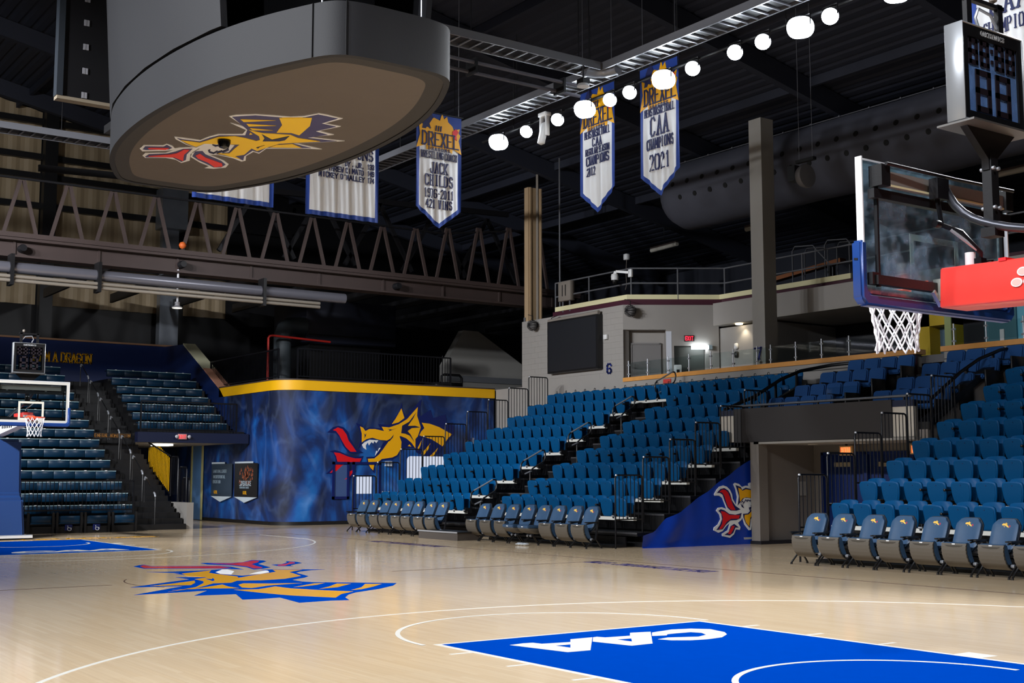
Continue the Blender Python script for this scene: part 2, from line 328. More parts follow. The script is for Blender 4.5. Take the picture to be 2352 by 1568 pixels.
BOARD_D = [('w',[(13573,751),(13443,691),(13239,456),(13134,192),(13053,-54),(12881,-209),(12627,-322),(12620,-446),(12662,-767),(13077,-653),(13081,-954),(13521,-778),(13588,-1091),(13962,-820),(13838,-1419),(14445,-816),(14538,-1349),(14695,-1041),(15045,-547),(15439,-585),(15377,-454),(15720,-466),(16031,-592),(16136,-558),(16004,-344),(15941,-42),(16013,116),(16101,-39),(16255,-275),(16459,-451),(16718,-502),(16924,-355),(16976,-198),(16795,-214),(16631,26),(16346,308),(16020,400),(15716,402),(15601,661),(15365,943),(15238,1014),(15210,874),(15189,593),(14878,555),(14654,484),(14425,161),(14154,213),(13919,583),(13988,309)]),
('w',[(16304,1234),(16058,1254),(15866,984),(15742,965),(15805,845),(15955,740),(15850,697),(15691,494),(15707,389),(16161,380),(16608,224),(16856,285),(16687,451),(16664,645),(16872,939),(16741,1035),(16544,1054),(16320,770),(16054,720),(16198,815),(16460,1132)]),
('n',[(13567,700),(13286,435),(13110,-80),(12928,-248),(12673,-345),(12695,-694),(13097,-606),(13129,-887),(13566,-734),(13640,-998),(14009,-793),(13904,-1305),(14465,-757),(14559,-1149),(14976,-516),(15350,-546),(15298,-403),(15738,-439),(16024,-545),(15936,-385),(15897,-126),(15884,33),(15657,-112),(15128,-8),(15161,195),(15342,451),(15655,475),(15543,683),(15267,956),(15294,842),(15256,566),(14935,516),(14710,445),(14462,96),(14115,206),(13891,406)]),
('g',[(15344,863),(15326,766),(15302,548),(15043,488),(14778,434),(14576,226),(14588,25),(14653,-185),(14551,-207),(14346,-99),(14087,194),(14142,-73),(13967,-487),(14079,-674),(14060,-1074),(14581,-573),(14959,-508),(15252,-468),(15146,-319),(15618,-387),(15802,-293),(15947,-459),(15924,-345),(15824,-96),(15829,21),(15678,-138),(15299,-80),(15026,-48),(15196,213),(15313,462),(15597,498),(15496,668)]),
('d',[(14188,-77),(14408,-359),(14028,-499),(14310,-548),(14428,-502),(14590,-274),(14399,-222)]),
('d',[(15032,-353),(14809,-406),(14950,-385),(15070,-404)]),
('g',[(14895,-547),(14691,-573),(14482,-765),(14611,-1000)]),
('g',[(13594,549),(13331,70),(13706,446)]),
('g',[(13784,365),(13605,-64),(13898,276)]),
('g',[(13981,224),(13892,-139),(14067,138)]),
('g',[(13178,78),(12873,-336),(13306,-514),(13909,-618),(13855,-450),(13980,-245),(13515,-127)]),
('g',[(14359,67),(14229,108),(14302,35)]),
('n',[(16777,973),(16581,975),(16345,728),(16126,660),(15884,618),(15780,493),(16198,433),(16583,303),(16759,322),(16535,575),(16812,944)]),
('r',[(16680,948),(16363,688),(16209,612),(15893,599),(15855,514),(16226,472),(16662,324),(16507,535),(16707,931)]),
('n',[(16303,1178),(16099,1208),(15934,944),(15784,941),(15923,801),(16040,807),(16313,1118)]),
('r',[(16161,1138),(16104,1110),(15950,840),(16095,852),(16212,1104)]),
('n',[(16265,306),(15932,384),(15828,291),(16011,168),(16284,-234),(16490,-407),(16734,-419),(16812,-309),(16674,-148),(16459,128)]),
('r',[(16170,283),(15994,276),(16195,95),(16433,-313),(16621,-400),(16769,-310),(16513,-84),(16333,177)]),
('d',[(15713,237),(15630,228),(15758,193),(15806,98),(15638,99),(15705,63),(15574,41),(15629,10),(15393,-2),(15476,-45),(15713,-33),(15663,4),(15799,33),(15748,71),(15866,74),(15823,176)]),
('d',[(15305,326),(15388,234),(15329,225),(15359,163),(15226,151),(15280,187),(15269,233),(15310,249)])]
TARP_D = [('w',[(-13129,1200),(-13211,1304),(-13301,1378),(-13435,1409),(-13552,1377),(-13654,1302),(-13718,1196),(-13738,1090),(-13825,972),(-13861,929),(-13896,1131),(-13849,1312),(-13777,1439),(-13823,1471),(-13957,1444),(-14061,1369),(-14183,1401),(-14305,1395),(-14283,1449),(-14338,1475),(-14644,1448),(-15034,1469),(-15342,1227),(-15327,791),(-14613,673),(-14466,633),(-14387,538),(-14335,336),(-14274,327),(-14127,469),(-14056,640),(-14009,577),(-13902,516),(-13982,408),(-13957,345),(-13823,359),(-13760,244),(-13624,164),(-13375,212),(-13362,265),(-13555,344),(-13634,521),(-13513,450),(-13378,327),(-13245,294),(-13086,355),(-13102,417),(-13235,487),(-13326,611),(-13299,716),(-13185,812),(-13245,879),(-13377,893),(-13494,860),(-13538,828),(-13468,976),(-13398,1114),(-13296,1167),(-13150,1169)]),
('n',[(-13210,1231),(-13329,1325),(-13462,1345),(-13580,1292),(-13652,1207),(-13707,1048),(-13823,919),(-13993,832),(-13850,802),(-13656,810),(-13554,880),(-13469,1029),(-13399,1188),(-13312,1230)]),
('r',[(-13291,1257),(-13388,1314),(-13491,1303),(-13578,1239),(-13649,1112),(-13734,941),(-13821,824),(-13686,821),(-13569,901),(-13499,1050),(-13458,1156),(-13386,1240)]),
('n',[(-13251,811),(-13332,847),(-13449,819),(-13610,732),(-13817,708),(-14029,747),(-13980,620),(-13844,580),(-13635,574),(-13485,472),(-13379,369),(-13174,358),(-13294,476),(-13370,610),(-13344,736)]),
('r',[(-13331,800),(-13448,787),(-13609,706),(-13967,694),(-13920,611),(-13666,615),(-13516,544),(-13365,390),(-13262,372),(-13368,505),(-13401,652)]),
('n',[(-13434,242),(-13584,301),(-13646,437),(-13767,492),(-13929,399),(-13809,401),(-13731,277),(-13611,217)]),
('r',[(-13553,260),(-13629,353),(-13691,446),(-13781,444),(-13718,340),(-13641,247)]),
('n',[(-13837,1418),(-14016,1369),(-14059,1300),(-14182,1353),(-14470,1287),(-14351,1411),(-14642,1383),(-15032,1392),(-15183,1207),(-15170,815),(-14614,716),(-14421,676),(-14327,592),(-14291,380),(-14158,500),(-14086,639),(-14073,725),(-14240,733),(-14396,848),(-14509,1050),(-14296,1106),(-14129,1107),(-13991,1002),(-13898,929),(-13949,1151)]),
('g',[(-13925,1354),(-14014,1321),(-14066,1278),(-14181,1315),(-14485,1276),(-14442,1362),(-14634,1367),(-14999,1360),(-15104,1207),(-15092,838),(-14607,727),(-14391,687),(-14313,625),(-14269,423),(-14173,510),(-14116,639),(-14133,697),(-14270,711),(-14426,837),(-14540,1050),(-14403,1099),(-14190,1123),(-14069,1097),(-13983,1018),(-13965,1183)]),
('d',[(-13997,981),(-14067,1023),(-14095,969),(-14173,1053),(-14218,1005),(-14249,1047),(-14324,1015),(-14341,1063),(-14310,1041),(-14235,1069),(-14218,1032),(-14174,1075),(-14096,990),(-14067,1044)]),
('d',[(-13997,970),(-14033,895),(-14107,857),(-14064,927),(-14073,980),(-14056,916)]),
('d',[(-14398,933),(-14337,934),(-14351,891),(-14275,871),(-14310,785),(-14327,838),(-14374,869),(-14360,923)])]
FLOOR_D = [('n',[(18023,523),(18272,341),(18378,216),(17913,235),(17275,-800),(16934,-884),(16184,-798),(16445,-678),(16736,-469),(17399,544)]),
('r',[(17958,432),(18253,259),(17808,272),(17202,-770),(16652,-765),(16703,-565),(17499,509)]),
('n',[(18161,-790),(18195,-942),(17875,-1280),(18013,-1576),(18483,-1962),(18225,-2082),(17966,-2027),(17388,-1599),(16389,-1394),(16194,-1158),(16082,-942),(16704,-1079),(17298,-1037),(17774,-774)]),
('r',[(17993,-885),(17751,-1228),(17953,-1574),(18311,-1899),(18158,-1966),(17773,-1770),(17382,-1468),(16812,-1321),(16468,-1282),(16280,-1163),(16284,-1031),(16833,-1158),(17447,-1100)]),
('n',[(17022,-1700),(17059,-1924),(17456,-2218),(17782,-2347),(17469,-2433),(17142,-2373),(16975,-2183),(16679,-1911),(16460,-1872),(16626,-1664)]),
('r',[(16883,-1759),(17151,-2075),(17547,-2323),(17378,-2328),(17137,-2237),(16916,-1988),(16615,-1787),(16695,-1673)]),
('n',[(16614,775),(16411,488),(16364,-104),(16439,-512),(15875,-152),(15385,-46),(14882,-206),(14999,-591),(15286,-869),(15671,-1034),(15944,-1013),(15879,-1228),(15392,-1967),(15375,-1696),(15176,-1375),(14965,-1208),(14684,-1148),(14199,-1062),(13954,-879),(13641,-502),(13235,-488),(13029,-587),(12159,-1534),(11821,-1277),(11453,-840),(11146,-291),(10923,-61),(10567,182),(10205,311),(10284,521),(10257,999),(11054,900),(11023,1186),(11064,1427),(11856,1182),(11961,1739),(12607,1291),(12535,2370),(13514,1295),(13748,2011),(14675,758),(15185,799),(14939,409),(15953,533),(16012,388)]),
('g',[(15885,436),(16139,-15),(16309,-253),(15811,-11),(15577,1),(14751,-68),(14449,30),(14342,186),(14756,-275),(14999,-591),(15347,-1017),(15825,-1181),(15528,-1602),(15151,-1176),(14266,-968),(13866,-487),(13813,-61),(13973,263),(13659,493),(13712,755),(13028,1302),(12872,1582),(12705,1834),(13219,1228),(13852,859),(14168,734),(14632,697),(14853,393),(15401,529)]),
('g',[(13802,1702),(14022,1287),(14355,804),(13977,942),(13603,1152),(13716,1491)]),
('g',[(12945,1685),(13013,1281),(13432,729),(13039,799),(12686,784),(12932,1251)]),
('g',[(12484,951),(12368,622),(12670,225),(12237,184),(11637,-81),(11272,-321),(11019,-2),(10587,312),(11222,665),(11826,828)]),
('g',[(13245,555),(13453,389),(13164,37),(12984,-367),(12877,216),(12605,618),(12782,697)]),
('g',[(12394,62),(12832,-489),(12807,-655),(12565,-406),(12411,-88)]),
('g',[(11912,-107),(12185,-408),(12606,-752),(12444,-907),(12019,-467)]),
('g',[(11475,-391),(11820,-750),(12292,-1067),(12147,-1271),(11808,-940),(11515,-584)]),
('d',[(14475,476),(14689,370),(14283,505),(14083,615),(14613,528)]),
('w',[(15875,-152),(16404,-486),(16345,-571),(15883,-496),(15283,-190),(15508,-96)]),
('w',[(15168,-465),(15424,-673),(15819,-1068),(15345,-902),(15120,-645)])]
CAA_D = [('A',[(5330,1177),(5359,1006),(5341,896),(5228,870),(5169,569),(5340,435),(5334,161),(4600,776),(4618,1028)]),
('h',[(5036,844),(5017,687),(4849,818)]),
('A',[(5330,156),(5340,98),(5251,62),(5212,-228),(5400,-389),(5343,-622),(4627,-13),(4620,255),(5073,367)]),
('h',[(5047,73),(5031,-90),(4853,55)]),
('A',[(5285,-589),(5361,-928),(5301,-1151),(5149,-1286),(4876,-1225),(4729,-1112),(4584,-899),(4555,-675),(4593,-483),(4703,-327),(4840,-271),(4884,-440),(4817,-606),(4757,-744),(4828,-917),(4975,-989),(5078,-940),(5089,-734),(5081,-615),(5020,-554),(5067,-396)])]
# ------------------------------------------------------------------ setting: floor and court markings
fl = struct('floor', MB().box((-16,-32,-.2), (50,24,0)), WOOD)
def flat(name, polys, m, z, par=fl, th=.0015):
    b = MB()
    for p in polys: b.prism(p, lambda u, v, t: (u, v, t), z, z+th)
    return b.build(name, m, par)
def ring(cx, cy, r, wd, a0, a1, n=64):
    o = [(cx+r*math.cos(math.radians(a0+(a1-a0)*i/n)), cy+r*math.sin(math.radians(a0+(a1-a0)*i/n))) for i in range(n+1)]
    i_ = [(cx+(r-wd)*math.cos(math.radians(a0+(a1-a0)*i/n)), cy+(r-wd)*math.sin(math.radians(a0+(a1-a0)*i/n))) for i in range(n+1)]
    return [[o[k], o[k+1], i_[k+1], i_[k]] for k in range(n)]
def seg(x0, y0, x1, y1): return [[(min(x0,x1), min(y0,y1)), (max(x0,x1), min(y0,y1)), (max(x0,x1), max(y0,y1)), (min(x0,x1), max(y0,y1))]]
LEN = 28.65
for e in (0, 1):
    X = (lambda x: LEN-x) if e else (lambda x: x)
    flat('painted_lane', seg(X(0), -1.69, X(5.74), 1.69), BLUEP, .0005)
    ln = seg(X(0), 1.69, X(5.79), 1.75)+seg(X(0), -1.75, X(5.79), -1.69)+seg(X(5.74), -1.69, X(5.79), 1.69)
    c = X(5.79); ln2 = ring(c, 0, 1.88, .05, (90 if e else -90), (270 if e else 90))
    flat('lane_line', ln, LINEW, .0006); flat('free_throw_circle', ln2, LINEW, .0024)
    c = X(1.6)
    flat('restricted_arc', ring(c, 0, 1.385, .055, (90 if e else -90), (270 if e else 90)), LINEW, .0024)
    flat('three_point_line', ring(c, 0, 6.81, .05, (102 if e else -78), (258 if e else 78), 96)+seg(X(0), 6.64, X(3.0), 6.69)+seg(X(0), -6.69, X(3.0), -6.64), LINEW, .0006)
    mk = []
    for s in (1, -1):
        for x in (2.2, 3.3, 4.2, 5.1):
            wd = .3 if x == 2.2 else .05
            mk += seg(X(x), s*1.75, X(x+wd), s*1.98)
    flat('lane_mark', mk, LINEW, .0006)
flat('centre_line', seg(LEN/2-.02, 2.1, LEN/2+.02, 7.62)+seg(LEN/2-.02, -7.62, LEN/2+.02, -2.7), LINED, .0006)
flat('centre_circle', ring(LEN/2, 0, 1.83, .02, 60, 118, 20), LINED, .0006)
flat('sideline', seg(-.02, -7.65, LEN, -7.61)+seg(-.02, 7.61, LEN, 7.65), LINED, .0006)
flat('baseline', seg(LEN, -7.65, LEN+.05, 7.65)+seg(-.05, -7.65, 0, 7.65), LINED, .0006)
# ------------------------------------------------------------------ stroke lettering
GL = {'A': '002640 1232', 'B': '000636454433 03333 3342413000', 'C': '4536160501103041', 'D': '00062645412000', 'E': '46060040 0333', 'F': '460600 0333',
 'G': '45361605011030414323', 'H': '0006 4046 0343', 'I': '2026', 'J': '464130100102', 'K': '0006 4602 1340', 'L': '060040', 'M': '0006224640', 'N': '00064046',
 'O': '103041453616050110', 'P': '00063645443303', 'R': '00063645443303 2340', 'S': '453616050413334241301001', 'T': '0646 2026', 'U': '060110304146', 'V': '062046',
 'W': '0610233046', 'X': '0046 0640', 'Y': '0623 4623 2023', 'Z': '06460040', '0': '103041453616050110', '1': '152620', '2': '051636454400 0040', '3': '0516364544334241301001 2333',
 '4': '30360242', '5': '46060333424130100 1', '6': '4536160501103041423303', '7': '064620', '8': '130405163645443313 130201103041423313', '9': '0110304145361605041343', '-': '1333', "'": '2625', '.': '2021', ',': '2120', ':': '2122 2425'}
def text(mb, s, fn, x0, y0, h, cw, th, t0, t1, serif=False, gap=.35, bold=1.0):
    """strokes of each letter as thin slabs; fn(u, v, t) places them; returns the width"""
    x = x0
    for ch in s:
        if ch == ' ': x += cw*(.7); continue
        for st in GL.get(ch, '').split(' '):
            d = [int(q) for q in st if q.isdigit()]
            pts = [(x+d[i]/4*cw, y0+d[i+1]/6*h) for i in range(0, len(d)-1, 2)]
            for a, b in zip(pts, pts[1:]):
                dx, dy = b[0]-a[0], b[1]-a[1]; l = math.hypot(dx, dy) or 1; dx /= l; dy /= l
                tt = th*(1.0 if abs(dy) > .5 else (.6 if serif else 1))*bold
                e = th*.5; ax, ay, bx, by = a[0]-dx*e, a[1]-dy*e, b[0]+dx*e, b[1]+dy*e
                nx, ny = -dy*tt/2, dx*tt/2
                mb.prism([(ax-nx, ay-ny), (bx-nx, by-ny), (bx+nx, by+ny), (ax+nx, ay+ny)], fn, t0, t1)
            if serif and ch not in '.,:-\'0':
                for q in (pts[0], pts[-1]):
                    if abs(q[1]-y0) < .01*h or abs(q[1]-y0-h) < .01*h:
                        yy = q[1]; mb.prism([(q[0]-th*.95, yy-th*.36), (q[0]+th*.95, yy-th*.36), (q[0]+th*.95, yy+th*.36), (q[0]-th*.95, yy+th*.36)], fn, t0, t1)
        x += cw*(1+gap)
    return x-x0
def twidth(s, cw, gap=.35): return sum(cw*.7 if c == ' ' else cw*(1+gap) for c in s)-cw*gap
def emblem(data, names, fn, t0, dt, parent):
    """one flat piece per colour layer, each a hair proud of the one below"""
    mk = {'n': INK, 'g': GOLD, 'd': INKD, 'r': RED, 'w': WHITE, 'A': LINEW, 'h': BLUEP}; mk.update(names)
    lay = {'w': 1, 'n': 2, 'A': 2, 'g': 3, 'r': 3, 'h': 3, 'd': 4}
    nm = {'n': 'navy_outline', 'g': 'gold_shape', 'r': 'red_flame', 'w': 'white_shape', 'd': 'navy_detail', 'A': 'letter', 'h': 'letter_counter'}
    nm0 = {}
    for k in ('w', 'n', 'A', 'g', 'r', 'h', 'd'):
        ps = [q for c, q in data if c == k]
        if not ps: continue
        b = MB()
        for q in ps:
            lv = lay[k]
            b.prism([(u/1000, v/1000) for u, v in q], fn, 0, t0+dt*lv)
        b.build(nm[k], mk[k], parent)
# ------------------------------------------------------------------ building shell
ZR = lambda y: 17.4-.2*abs(y)
rb = MB()
for s in (1, -1):
    y0, y1 = 0, (-32 if s < 0 else 24)
    n = 80 if s < 0 else 60
    for i in range(n):      # ribbed deck: trapezoid flutes along x
        a, b = y0+(y1-y0)*i/n, y0+(y1-y0)*(i+1)/n; m = (a+b)/2; d = (b-a)*.22
        for p, q, z in ((a, m-d, .05), (m-d, m, 0), (m, b, 0)):
            rb.add([(-16, p, ZR(p)+(.05 if p != m else 0)), (50, p, ZR(p)+(.05 if p != m else 0)), (50, q, ZR(q)+z), (-16, q, ZR(q)+z)], [(0,1,2,3)])
rb.box((-16,-32,18), (50,24,18.2))
roof = struct('roof', rb, ROOFM)
for x in (-4, 2, 8, 14, 20, 26, 32.5, 39, 45):
    for s in (1, -1):
        MB().bar((x, 0, ZR(0)-.35), (x, 31*s if s < 0 else 23.5, ZR(31 if s < 0 else 23.5)-.35), .25, .6).build('rafter', ROOFM, roof)
for y in (-24, -20, -16, -12, -8, -4, 4, 8, 12):
    MB().bar((-15, y, ZR(y)-.15), (49, y, ZR(y)-.15), .12, .28).build('purlin', ROOFM, roof)
wf = struct('wall_far', MB().box((47,-32,0), (47.4,24,18)), BLACK)
struct('wall_right', MB().box((-16,-32,0), (47,-31.6,18)), mat('dark_wall', (34,38,50), .7))
struct('wall_left', MB().box((-16,23.6,0), (47,24,18)), mat('dark_wall', (34,38,50), .7))
struct('wall_near', MB().box((-16.4,-32,0), (-16,24,18)), mat('dark_wall', (34,38,50), .7))
# tan corrugated siding high on the far wall, sheet by sheet
def sheet(y0, y1, z0, z1, slope):
    b = MB(); n = max(2, int(round(abs(y1-y0)/.16)))
    pr = [0, 0, .05, .05]
    for i in range(n):
        a, c = y0+(y1-y0)*i/n, y0+(y1-y0)*(i+1)/n
        xa, xb = 46.95-pr[i % 4], 46.95-pr[(i+1) % 4]
        ta, tb = (min(z1, ZR(a)-.1), min(z1, ZR(c)-.1)) if slope else (z1, z1)
        b.add([(xa, a, z0), (xb, c, z0), (xb, c, tb), (xa, a, ta)], [(0,1,2,3)])
    return b
zs = [(8.45, 10.15), (10.3, 12.3), (12.55, 13.5), (13.75, 14.3), (14.55, 15.75), (16.0, 17.3)]
bays = [(10, 5), (4.9, -.2), (-.3, -5.0), (-5.5, -10.6), (-11.1, -13.0)]
for (a, c) in bays:
    for j, (z0, z1) in enumerate(zs):
        if c < -12 and j > 3: continue
        sheet(a, c, z0, z1, True).build('siding_sheet', CORR, wf)
for z in (10.2, 12.42, 13.62, 14.42, 15.87):
    MB().box((46.7,-16,z-.12), (46.9,12,z+.12)).build('girt', BLACK, wf)
for y in (4.95, -.25, -5.25):
    MB().box((46.3,y-.25,7), (46.7,y+.25,16.5)).build('wall_column', BLACK, wf)
col = MB().box((46.0,-10.55,7.05), (46.4,-9.75,10.0)).box((45.6,-10.7,11.9), (46.4,-9.6,13.6)).box((46.05,-10.5,10), (46.35,-9.8,11.9))
struct('column_steel', col, mat('galvanised', (140,146,156), .35, .7, var=.25, scale=2))
# ------------------------------------------------------------------ mural block in the corner
def arcpl(cx, cy, r, a0, a1, n=8): return [(cx+r*math.cos(math.radians(a0+(a1-a0)*i/n)), cy+r*math.sin(math.radians(a0+(a1-a0)*i/n))) for i in range(n+1)]
R = .9
plan = [(46, -9.9)]+arcpl(34.4+R, -9.9-R, R, 90, 180, 10)+[(34.4, -18.6)]
def strip(pl, z0, z1, off, th):
    """a wall along a plan line: its face stands `off` in front of the line, `th` thick"""
    b = MB(); n = len(pl); fr = []; bk = []
    for i in range(n):
        a = Vector(pl[max(0, i-1)]); c = Vector(pl[min(n-1, i+1)]); d = (c-a).normalized(); q = Vector((d.y, -d.x))
        if q.x+q.y*-1 > 0: q = -q          # towards the court: -x and +y
        fr.append(Vector(pl[i])+q*off); bk.append(Vector(pl[i])+q*(off-th))
    b.add([(*q, z0) for q in fr]+[(*q, z1) for q in fr]+[(*q, z0) for q in bk]+[(*q, z1) for q in bk],
          [f for i in range(n-1) for f in ((i, i+1, i+1+n, i+n), (i+2*n, i+3*n, i+1+3*n, i+1+2*n), (i+n, i+1+n, i+1+3*n, i+3*n), (i, i+2*n, i+1+2*n, i+1))]+[(0, n, 3*n, 2*n), (n-1, 3*n-1, 4*n-1, 2*n-1)])
    return b
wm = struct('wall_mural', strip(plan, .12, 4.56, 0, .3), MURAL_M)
strip(plan, 0, .12, .01, .3).build('base_strip', BLACK, wm)
strip([(39.75, -9.9)]+plan[1:], 4.56, 4.9, .03, .3).build('yellow_band', YELLOW, wm)
strip([(39.75, -9.9)]+plan[1:], 4.9, 4.94, .05, .4).build('band_cap', BEAMM, wm)
MB().box((34.8,-31,4.6), (46.9,-10.3,4.88)).build('block_top', BLACK, wm)
em = thing('painted_emblem', None, None); em.parent = wm
emblem(MURAL_D, {}, lambda u, v, t: (34.4-t, u, v), .004, .004, em)
# doors in the mural, painted over like the wall around them
def mural_door(n, y0, y1, z1, frame=True):
    d = MB(); f = .09
    zb = .86 if n == 1 else 0
    d.box((34.36, y0, zb), (34.42, y0+f, z1)).box((34.36, y1-f, zb), (34.42, y1, z1)).box((34.36, y0, z1-f), (34.42, y1, z1))
    o = struct('door_%d' % n, d, INK)
    return o
d1 = mural_door(1, -12.5, -11.85, 2.14); MB().box((34.385,-12.42,.92), (34.41,-11.94,2.04)).build('door_glass', mat('tinted_pane', (70,92,140), .15), d1)
MB().box((34.36,-12.5,.86), (34.42,-11.85,.95)).build('door_rail', INK, d1)
d2 = mural_door(2, -13.75, -12.62, 2.14); MB().box((34.38,-13.38,1.04), (34.41,-12.79,1.63)).build('lit_pane', emis('lit_window', (222,230,250), .85), d2)
b = MB().prism([(v, z) for v, z in rrect(-16.8, -14.82, 1.2, 2.36, .14)], lambda u, v, t: (34.41-t, u, v), 0, .03)
wn = struct('window_1', b, emis('lit_window', (222,230,250), .85))
# light column painted with yellow edges, in the passage
pc = MB().box((41.1,-9.88,.02), (42.15,-9.85,2.8)).build('pale_blue_panel', mat('pale_blue_paint', (96,140,196), .4, var=.15), wm)
for x in (41.06, 42.12): MB().box((x,-9.86,.02), (x+.12,-9.82,2.8)).build('yellow_stripe', mat('pale_yellow_paint', (196,190,130), .5), wm)
for y, z in ((-14.05, 2.0), (-13.95, .95)):
    sw = MB()
    for i in range(3):
        for j in range(2): sw.box((34.33, y-.12+i*.1, z+j*.1), (34.38, y-.05+i*.1, z+.07+j*.1))
    sw.build('switch_plate', mat('switch_white', (200,205,215), .5), wm)
# black guard fence on top of the block
def fence(name, label, p0, p1, z0, z1, sp=.12, post=True, group=None):
    t = thing(name, label, 'railing', (p0[0], p0[1], z0), 0, group)
    d = Vector((p1[0]-p0[0], p1[1]-p0[1])); L = d.length; d /= L; h = z1-z0
    q = lambda s, z: (d.x*s, d.y*s, z)
    MB().bar(q(0,h), q(L,h), .05, .05).build('top_rail', RAILB, t); MB().bar(q(0,.1), q(L,.1), .04, .04).build('bottom_rail', RAILB, t)
    for s in (0, L): MB().bar(q(s,0), q(s,h), .05, .05).build('post', RAILB, t)
    me = MB().tube([(0,0,.1), (0,0,h)], .011, 5).mesh('baluster', RAILB); n = int(L/sp)
    for i in range(1, n):
        o = bpy.data.objects.new('baluster', me); C.objects.link(o); o.parent = t; o.location = q(L*i/n, 0)
    return t
fence('guard_fence', 'black baluster fence on top of the mural block, passage side', (41.3,-10.15), (35.2,-10.15), 4.95, 6.0, .11)
fence('guard_fence', 'black baluster fence on top of the mural wall above the dragon', (34.65,-10.6), (34.65,-16.8), 4.95, 6.0, .12)
# things on the block
t = thing('exhaust_pipe', 'grey elbow duct rising behind the fence on the mural block', 'duct', (40,-12.5,4.95))
MB().tube([(0,.0,0),(0,0,2.1),(0,-.1,2.35),(0,-.3,2.5),(0,-.6,2.55),(0,-.93,2.55)], .34, 12).build('elbow', mat('duct_grey', (66,74,80), .6), t)
t2 = thing('air_handler', 'big dark box unit hanging behind the fence of the mural block', 'air unit', (40,-15.5,6.6)); MB().box((0,-2.05,.3), (3,2.0,2.0)).build('cabinet', mat('unit_paint', (40,44,62), .6), t2, bevel=.03)
MB().box((.5,-1.6,-1.72), (2.5,1.6,.3)).build('stand_frame', BLACK, t2); MB().box((-.02,-2.0,.55), (.02,1.9,.62)).build('seam', BLACK, t2)
rp = thing('sprinkler_pipe', 'red pipe bent over the fence of the mural block', 'pipe', (39.3,-11.6,4.95)); MB().tube([(0,0,0),(0,0,1.9),(0,-.05,1.97),(0,-.15,2.0),(0,-2.6,1.9)], .045, 8).build('red_tube', mat('red_pipe', (196,44,36), .4), rp)
hd = thing('gable_hood', 'grey sloping wall of a gable behind the mural block beside the block wall', 'wall', (40,-22,4.88))
MB().prism([(2.1,0),(2.1,1.4),(1.15,2.95),(.4,2.95),(-1.9,1.65),(-1.9,0)], lambda u, v, t: (t, u, v), 0, .4).build('gable_wall', mat('hood_grey', (170,168,164), .6), hd)
MB().box((-.06,-1.9,.75), (0,2.0,1.0)).build('metal_strip', CHROME, hd)
bl = thing('pipe_loop', 'black pipe frame at the end of the mural block in front of the grey gable', 'pipe', (34.9,-17.0,4.9))
MB().tube([(0,.4,0),(0,.4,1.2)], .02, 6).build('post', DARK, bl); MB().tube([(1,-.2,.0),(1,-.2,.55),(1,-.3,.6),(1,-1.0,.6),(1,-1.1,.5),(1,-1.1,0)], .05, 8).build('loop', BLACK, bl)
MB().box((.6,-.9,0), (1.5,.3,.28)).build('machine_body', BLACK, bl, bevel=.04)
# sloped blue side wall with pale cap
sw = struct('wall_slope', MB().prism([(39.3,2.8),(39.3,4.55),(39.75,4.9),(43.5,6.86),(46,6.95),(46,2.8)], lambda u, v, t: (u, -9.87-t, v), 0, .45), NAVY)
MB().prism([(41.3,5.76),(43.5,6.9),(43.5,6.84),(41.3,5.7)], lambda u, v, t: (u, -9.85-t, v), 0, .5).build('pale_cap', mat('pale_cap_paint', (226,224,190), .5), sw)
MB().prism([(39.75,4.95),(41.3,5.76),(41.3,5.7),(39.75,4.89)], lambda u, v, t: (u, -9.85-t, v), 0, .5).build('tan_cap', mat('tan_cap_paint', (206,150,124), .5), sw)
# ------------------------------------------------------------------ far end: blue back wall, bleachers
wb = struct('wall_back', MB().box((46,-10.4,0), (46.3,10,6.98)), NAVY)
MB().box((45.95,-10.4,6.98), (46.35,10,7.05)).build('wood_cap', mat('brown_cap', (150,112,84), .5), wb)
b = MB(); text(b, 'I AM A DRAGON', lambda u, v, t: (45.99-t, -u, v), 4.7, 6.13, .36, .155, .05, 0, .03, True, .3); b.build('lettering', GOLD, wb)
RX = lambda k: 33.25+.60*k
RZ = lambda k: .79+.34*k
bs = thing('bleacher_stand', 'dark stepped frame under the blue far end bleachers', 'grandstand', (33,0,0))
def stepped(k0, k1, y0, y1, zb, tail):
    poly = [(RX(k0)-.25, zb), (RX(k0)-.25, RZ(k0)-.42)]
    for k in range(k0, k1+1): poly += [(RX(k)-.05, RZ(k)-.42+.001), (RX(k)-.05, RZ(k)-.34), (RX(k)+.5, RZ(k)-.34)]
    poly += [(tail, RZ(k1)-.33), (tail, zb)]
    return MB().prism([(p[0]-33, p[1]) for p in poly], lambda u, v, t: (u, t, v), y0, y1)
stepped(0, 14, -4.55, 9.5, 0, 45.95).build('deck', BLACK, bs)
stepped(8, 14, -9.8, -6.32, 2.88, 45.95).build('deck', BLACK, bs)
MB().prism([(.6,0),(.6,.05),(9,4.75),(12.95,4.75),(12.95,0)], lambda u, v, t: (u, t, v), -6.28, -4.57).build('stair_core', BLACK, bs)
bm_ = MB().box((36.9,-9.85,2.78), (37.2,-5.9,3.12)); bmo = struct('beam_passage', bm_, DKNAVY)
struct('ceiling_passage', MB().box((37.2,-9.85,2.8), (46,-6.3,2.86)), mat('soffit', (150,146,140), .8))
struct('pier_grey', MB().box((33.6,-6.62,0), (36.5,-6.4,.82)), GREYW)
